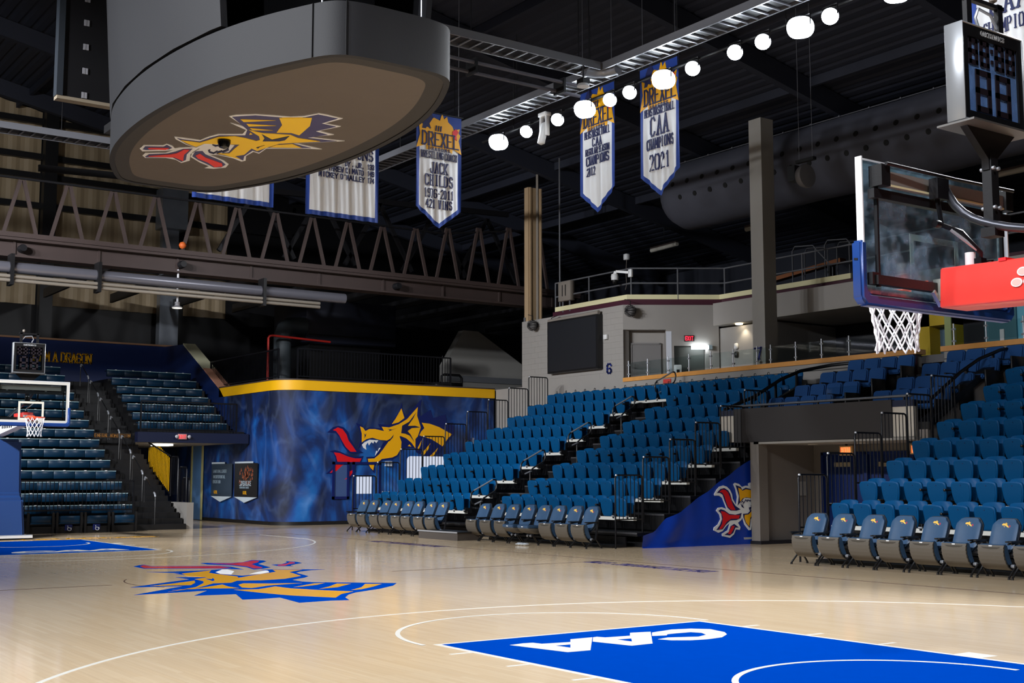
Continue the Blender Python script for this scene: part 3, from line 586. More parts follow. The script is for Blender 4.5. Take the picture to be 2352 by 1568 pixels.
# benches: one thing per row and block, modules joined along the row
mod = MB().box((0,-.315,-.25), (.10,.315,-.01)).box((0,-.315,-.05), (.33,.315,-.015)).mesh('seat_module', BENCHB, bevel=.012)
edg = MB().box((-.008,-.315,-.02), (.03,.315,.0)).mesh('edge_strip', BENCHE)
clp = MB().box((-.02,-.03,-.015), (.03,.03,.012)).mesh('clip', WHITE)
ORD = ['first','second','third','fourth','fifth','sixth','seventh','eighth','ninth','tenth','eleventh','twelfth','thirteenth','fourteenth','fifteenth','sixteenth','seventeenth','eighteenth','nineteenth','twentieth','twenty-first','twenty-second','twenty-third','twenty-fourth']
def bench(k, ya, yb, label, group):
    t = thing('bleacher_bench', label, 'bench', (RX(k), ya, RZ(k)), 0, group)
    n = int(round(abs(ya-yb)/.64)); s = (yb-ya)/n
    for i in range(n):
        for nm, me in (('seat_module', mod), ('edge_strip', edg)):
            o = bpy.data.objects.new(nm, me); C.objects.link(o); o.parent = t; o.location = (0, s*(i+.5), 0)
        o = bpy.data.objects.new('clip', clp); C.objects.link(o); o.parent = t; o.location = (0, s*(i+.5), 0)
for k in range(15):
    bench(k, -4.62, 2.42, 'blue bleacher bench behind the far basket, %s row up from the floor' % ORD[k], 'benches behind the far basket')
for k in range(8, 15):
    bench(k, -6.3, -9.5, 'blue bleacher bench above the passage, %s row up of its block' % ORD[k-8], 'benches above the passage')
# wheelchair row at the foot
for i in range(4):
    y = -1.38-.8*i
    t = thing('foot_bench', 'blue bench at the foot of the far bleachers, %s bay from the black stairs' % ORD[3-i], 'bench', (32.66, y, 0), 0, 'benches at the foot of the far bleachers')
    MB().box((0,-.66,.28), (.05,-.05,.5)).build('back_panel', BENCHB, t, bevel=.01); MB().box((-.02,-.66,.27), (.3,-.05,.3)).build('seat_plank', BENCHB, t, bevel=.01)
    for yy in (-.70, -.01): MB().box((-.03,yy-.03,0), (.05,yy+.03,.6)).build('post', BLACK, t)
    MB().box((.02,-.68,0), (.05,-.03,.2)).build('kick_panel', BLACK, t)
    if i in (1, 2):
        s = MB().box((-.02,-.44,.08), (.02,-.24,.25)).build('access_sign', INK, t)
        a = MB().tube([(-.025,-.36+.055*math.cos(q),.13+.055*math.sin(q)) for q in [math.radians(150+i2*24) for i2 in range(11)]], .008, 5)
        a.tube([(-.025,-.31,.22),(-.025,-.32,.16),(-.025,-.38,.16),(-.025,-.41,.11)], .008, 5); a.build('wheelchair_symbol', WHITE, s)
# railing in front of the lower rows
fence('guard_fence', 'black baluster railing in front of the lowest far bleacher rows', (33.0,-4.5), (33.0,1.9), .55, 1.5, .115)
fence('guard_fence', 'black baluster railing along the front of the block above the passage', (36.95,-6.0), (36.95,-9.4), 3.12, 4.15, .11)
MB().box((4.2,-9.8,3.1), (5.0,-6.32,3.2)).build('landing', BLACK, bs)
# stairs
st = thing('stairs', 'black stairs between the far bleacher blocks', 'stairs', (33.2,-5.4,0))
for j in range(30):
    x = .3+.3*j; z = .17*(j+1); wd = (.95, 1.05) if j < 3 else (.9, .85)
    MB().box((x,-wd[0],max(0,z-.4)), (x+.42,wd[1],z)).build('step', BLACK, st)
    if j % 2 == 0: MB().box((x-.005,-wd[0],z-.03), (x+.03,wd[1],z+.003)).build('nosing', DARK, st)
for j in range(0, 28, 4):
    t = thing('stair_handrail', 'short steel handrail on the far stairs, %s going up' % ORD[j//4], 'handrail', (33.5+.3*j, -5.35, .17*(j+1)), 0, 'handrails on the far stairs')
    MB().tube([(0,0,0),(0,0,.85),(.06,0,.93),(.9,0,1.42),(.98,0,1.42),(1.0,0,1.34),(1.0,0,.66)], .017, 6).build('tube_rail', BLACK, t)
    MB().tube([(.0,0,.84),(.04,0,.92),(.12,0,.97)], .03, 6).build('bright_bend', CHROME, t); MB().tube([(.85,0,1.4),(.95,0,1.44),(1.0,0,1.36)], .03, 6).build('bright_bend', CHROME, t)
sg = thing('section_sign', 'black sign with gold general admission lettering across the far stairs', 'sign', (37.5,-5.25,2.9))
MB().box((0,-.8,0), (.04,.75,.19)).build('board', BLACK, sg)
b = MB(); text(b, 'GENERAL ADMISSION', lambda u, v, t: (-t, -u, v), -.66, .04, .11, .058, .018, 0, .01, True, .32); b.build('lettering', mat('dull_gold', (150,100,40), .6), sg)
for y in (-.7, .65): MB().box((.01,y,-.9), (.03,y+.03,0)).build('post', BLACK, sg)
# yellow balustrade beside the stairs, dark rails in front
yp = thing('yellow_balustrade', 'yellow slatted balustrade beside the far stairs at the passage', 'railing', (35.4,-6.46,0))
for i in range(16):
    x = i*.13; z0 = 1.1+x*.42; MB().box((x,-.006,z0), (x+.05,.0,min(2.62, z0+1.15))).build('slat', YELLOW, yp)
MB().bar((-.05,-.01,1.1), (2.05,-.01,2.0), .03, .06).build('bottom_bar', BLACK, yp)
MB().bar((-.05,-.01,2.3), (2.05,-.01,2.78), .03, .05).build('top_bar', BLACK, yp)
for i, (x0, x1, z) in enumerate(((35.35, 34.7, 2.27), (34.85, 34.2, 1.93), (34.8, 34.22, 1.58))):
    t = thing('stair_guard', 'black arched baluster guard at the foot of the far stairs, %s one up' % ORD[2-i], 'railing', (x0,-6.5-.1*i,0), 0, 'guards at the foot of the far stairs')
    L = x1-x0; zb = .82 if i else 1.0
    MB().tube([(0,0,zb),(0,0,z-.08),(L*.12,0,z),(L*.88,0,z),(L,0,z-.08),(L,0,.82)], .022, 6).build('frame', RAILB, t)
    for q in range(1, 6): MB().tube([(L*q/6,0,zb+.05),(L*q/6,0,z)], .01, 5).build('baluster', RAILB, t)
def exit_sign(loc, rz, label, col, txtcol, s=1.0):
    t = thing('exit_sign', label, 'sign', loc, rz)
    MB().box((-.17*s,-.03,-.1*s), (.17*s,.03,.1*s)).build('housing', col, t, bevel=.005)
    b = MB(); text(b, 'EXIT', lambda u, v, q: (-u, .03+q, v), -.125*s, -.06*s, .12*s, .05*s, .016*s, 0, .004, False, .3); b.build('lettering', txtcol, t)
    return t
ELR = emis('exit_red', (255,40,50), 1.6)
e = exit_sign((36.86,-7.42,2.98), math.radians(90), 'small white exit sign with red letters over the far passage', mat('sign_white', (210,150,150), .5), ELR, .9)
for s in (-1, 1): MB().lathe([(.0,0),(.05,.01),(.06,.05),(.0,.09)], (s*.22,0.03,.0), 'y', 10).build('emergency_lamp', mat('lamp_white', (190,190,196), .4), e)
spot('passage_light', (39.3,-7.6,2.68), (39.5,-8.4,0), 160, 160, .5, .3, (.95,.98,1))
MB().box((39,-7.9,2.72), (39.6,-7.3,2.79)).build('light_panel', emis('panel_light', (255,250,235), 4), bpy.data.objects['ceiling_passage'])
# pennant posters
for i, (xa, xb, lab) in enumerate(((40.15, 38.25, 'grey pennant shaped poster with white writing on the passage wall'), (38.0, 36.05, 'black pennant shaped poster with a fiery picture on the passage wall'))):
    t = thing('pennant_poster', lab, 'poster', ((xa+xb)/2,-9.84,0))
    h = (xa-xb)/2
    MB().prism([(-h,2.1),(h,2.1),(h,.92),(-h,.92)], lambda u, v, q: (u, q, v), 0, .02).build('sheet', mat('poster_grey', (44,58,74), .5) if i == 0 else mat('poster_black', (14,14,18), .5), t)
    MB().prism([(-h,.92),(h,.92),(h*.1,.72)], lambda u, v, q: (u, q, v), 0, .02).build('white_tip', mat('poster_white', (196,210,222), .5), t)
    MB().prism([(-h*.6 if i else -h*.3,2.1),(h,2.1),(h,2.16),(-h*.6 if i else -h*.3,2.16)], lambda u, v, q: (u, q, v), 0, .02).build('white_corner', mat('poster_white', (196,210,222), .5), t)
    b = MB()
    if i == 0:
        for n, (s, z) in enumerate((('A NATIONAL LEADER', 1.78), ('IN EXPERIENTIAL', 1.58), ('EDUCATION', 1.4))): text(b, s, lambda u, v, q: (-u, .02+q, v), -h*.82, z, .1, .06, .018, 0, .004, False, .3)
        b.build('lettering', mat('poster_ink', (150,170,186), .5), t)
    else:
        text(b, 'EXPERIENCE', lambda u, v, q: (-u, .02+q, v), -.52, 1.32, .15, .07, .024, 0, .004, False, .45); b.build('lettering', mat('poster_white', (196,210,222), .5), t)
        b = MB(); text(b, 'THE MISSION OF DRAGONS', lambda u, v, q: (-u, .02+q, v), -.5, 1.22, .06, .03, .01, 0, .004, False, .3); b.build('small_lettering', mat('poster_ink', (150,170,186), .5), t)
        b = MB(); rn = random.Random(3)
        for q in range(46):
            u = max(-.6, min(.6, rn.gauss(-.05, .28))); v = 1.72+rn.gauss(0, .14); s = .05
            b.prism([(u-s, v-s*.6), (u+s, v-s), (u+s*.2, v+s*1.6)], lambda u, v, q: (u, q, v), 0, .024)
        stuff(b.build('fiery_picture', mat('poster_fire', (150,76,44), .6, var=.5, scale=8), t))
    b = MB(); text(b, 'DREXEL', lambda u, v, q: (-u, .02+q, v), -.2 if i else -h*.7, 1.02, .1, .045, .016, 0, .004, False, .2); b.build('gold_lettering', GOLD, t)
# ------------------------------------------------------------------ sideline stands
DY = lambda i: -10.85-.835*(i-1)      # nose of deck i
DZ = lambda i: .34+.41*(i-1)
BEAMW = mat('white_seat_beam', (206,206,200), .5)
def stand(label, x0, x1, rows, aisle=None, tail=-18.55):
    t = thing('telescopic_stand', label, 'grandstand', ((x0+x1)/2, -10.85, 0)); ox = (x0+x1)/2; oy = -10.85
    for i in range(1, rows+1):
        y, z = DY(i)-oy, DZ(i)
        yb = y-.87 if i < rows else tail-oy
        MB().box((x0-ox,yb,z-.08), (x1-ox,y,z)).build('deck', BLACK, t)
        MB().box((x0-ox,y-.02,z-.035), (x1-ox,y+.012,z+.004)).build('nosing', mat('worn_nosing', (92,92,96), .35, .5), t)
        MB().box((x0-ox,y-.86,z-.001), (x1-ox,y-.83,z+.34)).build('riser', BLACK, t)
    MB().prism([(-.35,0)]+[q for i in range(1, rows+1) for q in ((DY(i)-oy-.3, DZ(i)-.42), (DY(i)-oy-.3, DZ(i)-.08), (max(tail, DY(i+1)-.3)-oy, DZ(i)-.08))]+[(tail-oy, DZ(rows)-.1), (tail-oy, 0)], lambda u, v, q: (q, u, v), x0+.06-ox, x1-.06-ox).build('understructure', DARK, t)
    return t, ox, oy
def beams(t, ox, oy, spans):
    for i, xa, xb in spans:
        MB().box((xa-ox, DY(i)-oy-.16, DZ(i)+.27), (xb-ox, DY(i)-oy-.06, DZ(i)+.345)).build('seat_beam', BEAMW, t)
SP = .512
XL0, XR0 = 24.66, 22.86       # aisle sides: far section grows from XL0 towards +x, near section from XR0 towards -x
t, ox, oy = stand('black stepped stand under the blue seats between the mural and the tunnel', 17.35, 29.95, 9)
beams(t, ox, oy, [(i, XL0-.02, 29.75) for i in range(1, 9)]+[(i, 17.55 if i < 7 else 18.4, XR0) for i in range(1, 9)]+[(9, 18.4, 29.75)])
for i in range(1, 9):          # half steps of the aisle
    MB().box((XR0-ox+.03, DY(i)-oy-.84, DZ(i)), (XL0-ox-.05, DY(i)-oy-.42, DZ(i)+.205)).build('aisle_step', BLACK, t)
    MB().box((XR0-ox+.03, DY(i)-oy-.44, DZ(i)+.175), (XL0-ox-.05, DY(i)-oy-.41, DZ(i)+.209)).build('step_nosing', mat('worn_nosing', (92,92,96), .35, .5), t)
sb = thing('step_box', 'low dark carpeted step box on the floor at the foot of the seat aisle', 'step', (23.45,-9.35,0))
MB().box((-.95,-.62,0), (.95,.05,.19)).build('box_body', mat('step_carpet', (70,64,60), .9, bump=.2), sb); MB().box((-.97,-.64,.19), (.97,.07,.215)).build('tread', BLACK, sb); MB().box((-.97,.05,.185), (.97,.08,.222)).build('nosing', CHROME, sb)
t, ox2, oy2 = stand('black stepped stand under the blue seats beyond the tunnel, nearest the camera', 2.0, 11.88, 9)
beams(t, ox2, oy2, [(i, 2.2, 11.74) for i in range(1, 10)])
# blue plastic folding seat: local +y faces the court, z = 0 at its deck, y = 0 at the deck nose
def seat_proto():
    t = thing('stadium_seat', 'blue folding seat', 'seat', (0,0,-50))
    hf = [(.115,.352),(.150,.372),(.178,.43),(.200,.52),(.210,.62),(.210,.70),(.200,.742),(.165,.764),(.08,.774)]; out = [(-u, v) for u, v in hf]+[(u, v) for u, v in reversed(hf)]
    b = MB().prism(out, lambda u, v, q: (u, -.02-q-(.80-v)*.12, v), 0, .05); p = b.build('seat_pan', SEATB, t, bevel=.012, smooth=True)
    ins = [(u*.86, .565+(v-.565)*.88) for u, v in out]
    MB().prism(ins, lambda u, v, q: (u, -.02+q-(.80-v)*.12, v), -.002, .006).build('pan_skin', mat('seat_skin', (2,70,116), .45, spec=.16, bump=.05, bscale=200), p)
    MB().lathe([(.013,0),(.010,.006)], (0,-.0145-.012,.70), 'y', 8).build('plug', mat('seat_plug', (8,40,84), .4), p)
    bk = [(-.17,.42),(-.205,.60),(-.225,.76),(-.205,.81),(-.14,.832),(0,.838),(.14,.832),(.205,.81),(.225,.76),(.205,.60),(.17,.42)]
    b = MB()
    n = len(bk); fr = [(u, -.23-(v-.4)*.12-.06*(1-(u/.225)**2), v) for u, v in bk]
    b.prism(bk, lambda u, v, q: (u, -.25-q-(v-.4)*.12-.05*(1-min(1,(u/.225)**2)), v), 0, .035); b.build('backrest', SEATB, t, bevel=.01, smooth=True)
    k = MB().box((-.256,-.30,.28), (-.232,-.08,.42)).box((-.25,-.28,.42), (-.238,-.24,.62)).box((-.27,-.11,.31), (-.22,-.05,.355))
    k.build('bracket', DARK, t); MB().lathe([(.018,-.04),(.018,.04)], (-.244,-.045,.36), 'x', 8).build('pivot', CHROME, t)
    a = MB().box((-.252,-.27,.60), (-.226,.04,.632)).box((-.26,-.02,.592), (-.215,.06,.64)); a.build('armrest', BLACK, t, bevel=.006)
    h = MB().tube([(-.03,-.30,.82),(-.03,-.30,.875),(-.018,-.30,.893),(.018,-.30,.893),(.03,-.30,.875),(.03,-.30,.82)], .010, 5); h.build('carry_loop', BLACK, t)
    return t
SEAT = seat_proto()
FIRST = [True]
def put_seat(x, i, label, group, skip):
    copy_tree(SEAT, (x, DY(i), DZ(i)), math.pi*0, label, group, skip)
ARMS_L = {(1,2),(1,5),(1,9),(1,10),(2,5),(2,6),(2,7),(3,5),(4,10),(6,1),(8,1)}
ARMS_R = {(1,8),(2,1),(2,2),(4,2),(4,3),(4,4),(4,5),(4,6),(4,7),(4,8),(6,9),(8,1)}
rn = random.Random(5)
for i in range(1, 10):
    for n in range(10):
        sk = ['carry_loop'] if i < 9 else []
        if (i, n+1) not in ARMS_L: sk.append('armrest')
        put_seat(XL0+SP*(n+.5)-.02, i, 'blue folding seat, %s from the aisle, row %s of the section beside the mural' % (ORD[n], ORD[i-1]), 'blue seats beside the mural', sk)
for i in range(1, 9):
    for n in range(10 if i < 7 else 9):
        if i in (5, 6) and n > 8: pass
        sk = ['carry_loop']
        if (i, n+1) not in ARMS_R: sk.append('armrest')
        put_seat(XR0-SP*(n+.5), i, 'blue folding seat, %s from the aisle, row %s of the section beside the tunnel' % (ORD[n], ORD[i-1]), 'blue seats beside the tunnel', sk)
for n in range(12):
    put_seat(XL0-SP*(n+.5)-.02, 9, 'blue folding seat with carry loop, top row, %s one past the aisle towards the tunnel' % ORD[n], 'blue seats of the top row', ['armrest'] if n not in (4, 5) else [])
ARMS_B = {(2,3),(2,4),(1,5),(5,1),(6,2),(6,3),(7,1),(4,5),(8,1),(9,1)}
for i in range(1, 10):
    for n in range(12 if i < 6 else 9):
        x = 11.50-.522*n
        if x < 6.1 and i < 5: continue
        sk = ['carry_loop'] if (i, n+1) in ARMS_B else ['carry_loop', 'armrest']
        put_seat(x, i, 'blue folding seat, %s from the tunnel, row %s of the section nearest the camera' % (ORD[n], ORD[i-1]), 'blue seats nearest the camera', sk)
for o in [SEAT]+[c for k in kids(SEAT) for c in [k]+kids(k)]: bpy.data.objects.remove(o)
# dark jacket left over a seat back
j = thing('navy_cloth', 'navy cloth left over the end seat of an upper row beside the mural', 'cloth', (29.95, DY(5)-.3, DZ(5)+.42))
b = MB().grid(lambda u, v: (-.36+u*.62, -.02+.05*math.sin(u*9)+.10*v*(1-v), .02+v*.42+.05*math.sin(u*7+1)*v), 10, 6); b.build('drape', DKNAVY, j, smooth=True)
# ------------------------------------------------------------------ padded courtside chairs, local +y faces the court, z = 0 floor
EMB = [('g', [(-46,10),(-30,24),(-8,22),(4,34),(10,20),(24,24),(14,10),(34,-4),(44,-22),(20,-14),(2,-2),(-16,2),(-34,0)]), ('r', [(40,2),(56,6),(60,-8),(50,-22),(48,-10)]), ('g', [(-18,-6),(-4,-10),(-12,-18)])]
def chair(folded=True):
    t = thing('courtside_chair', 'slate blue padded courtside chair', 'chair', (0,0,-60))
    bo = MB().cushion(.235, .40, .93, lambda u, v, q: (u, .02-q-(v-.40)*.42, v), .07, 10, .35, .028, .022).build('backrest', VINYL, t)
    MB().cushion(.245, .36, .94, lambda u, v, q: (u, -.055-q-(v-.40)*.42, v), .03, 6, .35, 0, .004).build('back_shell', mat('chair_back_shell', (40,46,58), .5), bo)
    for c, pts in EMB:
        MB().prism([(-u/1000*1.5, .825+v/1000*1.5) for u, v in pts], lambda u, v, q: (u, -.010+q-(v-.40)*.42, v), -.01, .006).build('gold_patch' if c == 'g' else 'red_patch', mat('chair_gold', (244,196,84), .6) if c == 'g' else mat('chair_red', (190,40,66), .6), bo)
    if folded:
        prof = [(.235,.53),(.252,.48),(.254,.42),(.244,.36),(.224,.30),(.19,.24),(.14,.185),(.08,.15),(.02,.135)]
        sh = MB(); n = len(prof)
        for (y0, z0), (y1, z1) in zip(prof, prof[1:]):
            sh.hexa([(-.235,y0-.03,z0),(.235,y0-.03,z0),(.235,y0,z0),(-.235,y0,z0),(-.225,y1-.03,z1),(.225,y1-.03,z1),(.225,y1,z1),(-.225,y1,z1)])
        s = sh.build('seat_shell', SHELL, t)
        MB().prism([(-.17,.50),(.17,.50),(.12,.475),(0,.465),(-.12,.475)], lambda u, v, q: (u, .252+q+(0.5-v)*-.1, v), -.012, .004).build('shell_crease', mat('shell_line', (62,58,52), .6), s)
        cu = MB().prism([(.235,.535),(.205,.36),(.10,.22),(.0,.22),(.06,.34),(.13,.545)], lambda u, v, q: (q, u, v), -.225, .225).build('seat_cushion', VINYL, t, bevel=.015, seg=2, smooth=True)
        MB().box((-.03,.232,.51), (.03,.252,.527)).build('row_plate', mat('plate_white', (236,238,240), .4), cu)
    else:
        cu = MB().prism([(.46,.40),(.47,.46),(.42,.48),(.0,.46),(-.02,.40)], lambda u, v, q: (q, u, v), -.225, .225).build('seat_cushion', VINYL, t, bevel=.015, seg=2, smooth=True)
        sh = MB().prism([(.46,.40),(.36,.31),(.16,.26),(-.02,.33),(-.02,.40)], lambda u, v, q: (q, u, v), -.225, .225).build('seat_shell', SHELL, t, bevel=.01)
        MB().box((-.03,.462,.425), (.03,.478,.445)).build('row_plate', mat('plate_white', (236,238,240), .4), cu)
    for s in (-1, 1):
        x = s*.285
        MB().tube([(x,-.16,.60),(x,.02,.575),(x,.20,.55)], .016, 6).box((x-.024,-.14,.575), (x+.024,.24,.60)).build('armrest', BLACK, t)
        MB().bar((x,-.13,.58), (x,-.06,.2), .022, .05, (1,0,0)).bar((x,-.08,.2), (x,.05,.19), .026, .04, (1,0,0)).bar((x,.03,.19), (x,.21,.03), .022, .026, (1,0,0)).lathe([(.022,0),(.022,.03)], (x,.21,0), 'z', 8).bar((x,-.08,.2), (x,-.22,.03), .022, .026, (1,0,0)).lathe([(.022,0),(.022,.03)], (x,-.22,0), 'z', 8).build('leg', BLACK, t)
        MB().lathe([(.03,-.03),(.03,.03)], (s*.25,.03,.2), 'x', 10).build('hinge', CHROME, t)
    MB().box((-.28,-.02,.17), (.28,.03,.205)).build('cross_tube', DARK, t)
    return t
CH, CHO = chair(True), chair(False)
def place(x, label, group, op=False): copy_tree(CHO if op else CH, (x, -9.88, 0), 0, label, group)
prs = lambda x0, n: [x0-1.31*(k//2)-(.63 if k % 2 else 0) for k in range(n)]
for k, x in enumerate([28.85-.0, 28.25, 27.5, 26.95, 26.25, 25.7, 25.02, 24.42]):
    place(x, 'grey-backed padded chair, %s in the courtside row in front of the section beside the mural' % ORD[k], 'courtside chairs by the mural')
for k, x in enumerate([22.40, 21.76, 21.12, 20.46, 19.84, 19.26, 18.62, 18.02]):
    place(x, ('padded courtside chair, %s from the step box, ' % ORD[k])+('seat folded down' if k in (3, 4) else 'seat folded up'), 'courtside chairs beside the step box', k in (3, 4))
for k in range(9):
    x = prs(11.36, 9)[k]
    place(x, 'padded courtside chair nearest the camera, %s from the tunnel, with dragon patch' % ORD[k], 'courtside chairs beyond the tunnel')
for P in (CH, CHO):
    for o in [P]+[c for k in kids(P) for c in [k]+kids(k)]: bpy.data.objects.remove(o)
for ya, xa, xb in ((-10.0, 24.1, 29.2), (-10.0, 17.7, 22.7), (-10.0, 5.9, 11.7)):
    tag(MB().box((xa,-10.82,0), (xb,-10.4,.06)).box((xa,-10.82,.06), (xb,-10.78,.24)).build('kick_board', BLACK), 'black kick board on the floor behind the %s courtside chairs' % ('mural-side' if xa > 24 else 'tunnel-side' if xa > 12 else 'nearest'), 'board')
bt = thing('drinks_bottle', 'clear bottles lying on the floor in front of the courtside chairs', 'bottle', (19.75,-9.35,.035))
for k, x in enumerate((-.12, .02, .13)):
    MB().lathe([(.012,-.1),(.03,-.08),(.032,.04),(.012,.08),(.012,.1)], (x,.0,.0), 'y', 8).build('bottle_body', mat('clear_plastic', (214,222,232), .1), bt)
# ------------------------------------------------------------------ stepped guard rails along the stand ends
def guard(x, k, label, group, top0=1.65, zfoot=None, w=.80):
    y0 = -10.25-.835*k; z = top0+.42*k
    t = thing('guard_rail', label, 'railing', (x, y0, z), 0, group)
    zb = -(1.55 if k == 0 else 1.02)
    MB().tube([(0,0,-z if k == 0 else -1.5),(0,0,-.07),(0,-.02,-.02),(0,-.07,0),(0,-w+.07,0),(0,-w+.02,-.02),(0,-w,-.07),(0,-w,-1.45)], .019, 8).build('frame', RAILB, t)
    MB().tube([(0,0,-1.0),(0,-w,-1.0)], .016, 5).build('bottom_bar', RAILB, t)
    me = MB().tube([(0,0,-1.0),(0,0,0)], .0105, 5).mesh('baluster', RAILB)
    for q in range(1, 7):
        o = bpy.data.objects.new('baluster', me); C.objects.link(o); o.parent = t; o.location = (0, -w*q/7, 0)
    MB().lathe([(.026,-.02),(.03,0),(.02,.02)], (0,-.03,.0), 'z', 8).build('cap', CHROME, t)
for k in range(9): guard(29.9, k, 'black guard rail on the mural side of the seats, %s one up' % ORD[k], 'guard rails on the mural side')
for k in range(6): guard(17.4, k, 'black guard rail over the blue tarp, %s one up' % ORD[k], 'guard rails over the tarp')
for k in range(6): guard(11.95, k, 'black guard rail on the tunnel side of the nearest seats, %s one up' % ORD[k], 'guard rails on the near tunnel side')
# looped aisle handrails
for k in range(5):
    i = 2*k+1; y, z = DY(i)-.12, DZ(i)
    t = thing('aisle_handrail', 'looped steel handrail in the seat aisle, %s going up' % ORD[k], 'handrail', (23.95, y, z), 0, 'handrails in the seat aisle')
    MB().tube([(0,0,0),(0,0,.55),(0,-.03,.64),(0,-.12,.71),(0,-.46,.88),(0,-.52,.96),(0,-.54,1.10),(0,-.50,1.2),(0,-.40,1.2)], .023, 7).build('post_tube', BLACK, t)
    MB().tube([(0,-.40,1.2),(0,-.2,1.10),(0,.22,.9)], .023, 7).build('hand_tube', CHROME, t)
    MB().tube([(0,.22,.9),(0,.30,.82),(0,.32,.70),(0,.28,.58),(0,.2,.53)], .023, 7).build('bend', BLACK, t); MB().tube([(0,.2,.53),(0,-.05,.62)], .023, 7).build('lower_tube', CHROME, t)
# ------------------------------------------------------------------ tarp on the stand end, with emblem
tv = [(-10.87,0),(-10.87,.28),(-11.25,.36),(-11.63,.66),(-12.05,.8),(-12.5,1.07),(-12.9,1.25),(-13.29,1.48),(-13.7,1.68),(-14.12,1.92),(-14.6,2.1),(-16.0,2.35),(-16.0,0)]
tp = thing('vinyl_tarp', 'blue vinyl tarp with dragon emblem closing the end of the stand by the tunnel', 'tarp', (17.2,-13.4,0))
topz = lambda y: next((a[1]+(b[1]-a[1])*(y-a[0])/(b[0]-a[0]) for a, b in zip(tv[1:-1], tv[2:-1]) if b[0] <= y <= a[0]), 2.3)
def tf(u, v):
    y = -10.87-5.1*u; z = topz(y)*v; r = .035*(1-min(1, max(0,(-y-11.6)/1.2)))*math.sin(y*7+z*6)+.012*math.sin(y*11)*v
    return (-r-.045*(z < .02), y+13.4, z)
MB().grid(tf, 60, 10).build('sheet', TARP, tp, smooth=True)
em = thing('printed_emblem', None, None); em.parent = tp
emblem(TARP_D, {}, lambda u, v, q: (-q, u+13.4, v), .016, .004, em)
MB().prism([(-14.1,.16),(-14.42,.16),(-14.42,.08),(-14.1,.08)], lambda u, v, q: (-q, u+13.4, v), .0, .02).build('maker_patch', mat('patch_grey', (170,172,176), .5), tp)
# ------------------------------------------------------------------ tunnel and platform over it
struct('pier_tunnel', MB().box((16.98,-18.5,.08), (17.12,-14.32,2.46)).box((16.84,-14.6,.08), (17.12,-14.3,2.46)), mat('tunnel_grey', (118,112,106), .7, var=.05, bump=.1))
MB().box((16.8,-18.5,0), (17.15,-14.28,.08)).build('base_strip', BLACK, bpy.data.objects['pier_tunnel'])
tw = struct('wall_tunnel', MB().box((12.0,-16.7,2.2), (16.98,-16.42,2.46)).box((16.7,-16.7,0), (16.98,-16.42,2.2)).box((12.0,-16.7,0), (12.6,-16.42,2.2)), mat('tunnel_grey', (118,112,106), .7))
DB = mat('blue_door_paint', (12,40,104), .4)
for n in range(3):
    x0 = 15.42-1.36*n
    d = struct('door_%d' % (3+n), MB().box((x0,-16.6,0), (x0+1.28,-16.5,2.18)), DB)
    MB().box((x0-.04,-16.5,0), (x0+.03,-16.4,2.22)).box((x0+1.25,-16.5,0), (x0+1.32,-16.4,2.22)).box((x0,-16.5,2.15), (x0+1.3,-16.4,2.22)).build('door_frame', DB, d)
    MB().box((x0+.45,-16.5,1.86), (x0+.95,-16.46,1.97)).build('closer_plate', mat('plate_beige', (170,160,140), .5), d)
    if n == 1: MB().box((x0+.95,-16.5,1.0), (x0+1.1,-16.46,1.42)).build('vision_pane', mat('pane_beige', (176,160,110), .4), d)
    MB().bar((x0+.12,-16.42,.95), (x0+1.15,-16.42,.95), .04, .05).build('push_bar', CHROME, d)
struct('ceiling_tunnel', MB().box((12.3,-16.4,2.40), (17.0,-14.3,2.46)), mat('soffit', (150,146,140), .8))
for x in (16.1, 14.6): MB().lathe([(.12,0),(.12,.02)], (x,-15.4,2.385), 'z', 12).build('ceiling_puck', mat('puck_light', (220,216,206), .5), bpy.data.objects['ceiling_tunnel'])
pf = struct('slab_platform', MB().box((12.35,-18.5,2.46), (18.14,-14.4,2.62)), GREYT)
MB().box((12.9,-14.42,2.45), (17.65,-14.3,3.28)).build('dark_fascia', CHAR, pf)
for a, c in ((17.65, 18.14), (12.36, 12.9)):
    MB().box((a,-14.44,2.47), (c,-14.34,3.12)).build('pale_panel', mat('pale_fascia', (196,188,176), .6), pf); MB().box((a,-14.46,3.12), (c,-14.33,3.26)).build('navy_cap', DKNAVY, pf)
MB().box((12.36,-14.5,2.62), (18.14,-14.42,3.2)).build('parapet', GREYT, pf)
rl = thing('platform_rail', 'steel rail along the front of the seating platform over the tunnel', 'railing', (15,-14.36,3.26)); MB().tube([(-2.6,0,.09),(2.85,0,.09)], .03, 8).build('rail_tube', mat('dull_steel', (110,114,122), .35, .6), rl)
for x in (-2.4, -1.2, 0, 1.2, 2.4): MB().box((x-.015,-.02,-.05), (x+.015,.02,.09)).build('bracket', BLACK, rl)
MB().box((-1.2,-.35,.09), (.05,-.34,.42)).build('glass_screen', GLASS, rl)
for (x, lab, lc) in ((15.5, 'orange exit sign hanging in the tunnel under the dark fascia', 1), (13.45, 'orange exit sign in the tunnel behind the nearest guard rails', 2)):
    e = exit_sign((x,-15.9,2.24), 0, lab, mat('sign_beige', (236,190,130), .5), emis('exit_orange', (255,84,40), 1.5), 1.15); MB().box((-.02,-.02,.1), (.02,.02,.2)).build('stem', BLACK, e)
    MB().box((-.15,.032,-.085), (.15,.034,.085)).build('lit_face', emis('exit_face', (255,170,96), .9), e)
tag(MB().box((17.0,-16.05,1.15), (16.93,-15.8,1.5)).build('notice_frame', mat('notice_grey', (150,146,140), .5)), 'small framed notice on the grey tunnel pier', 'notice')
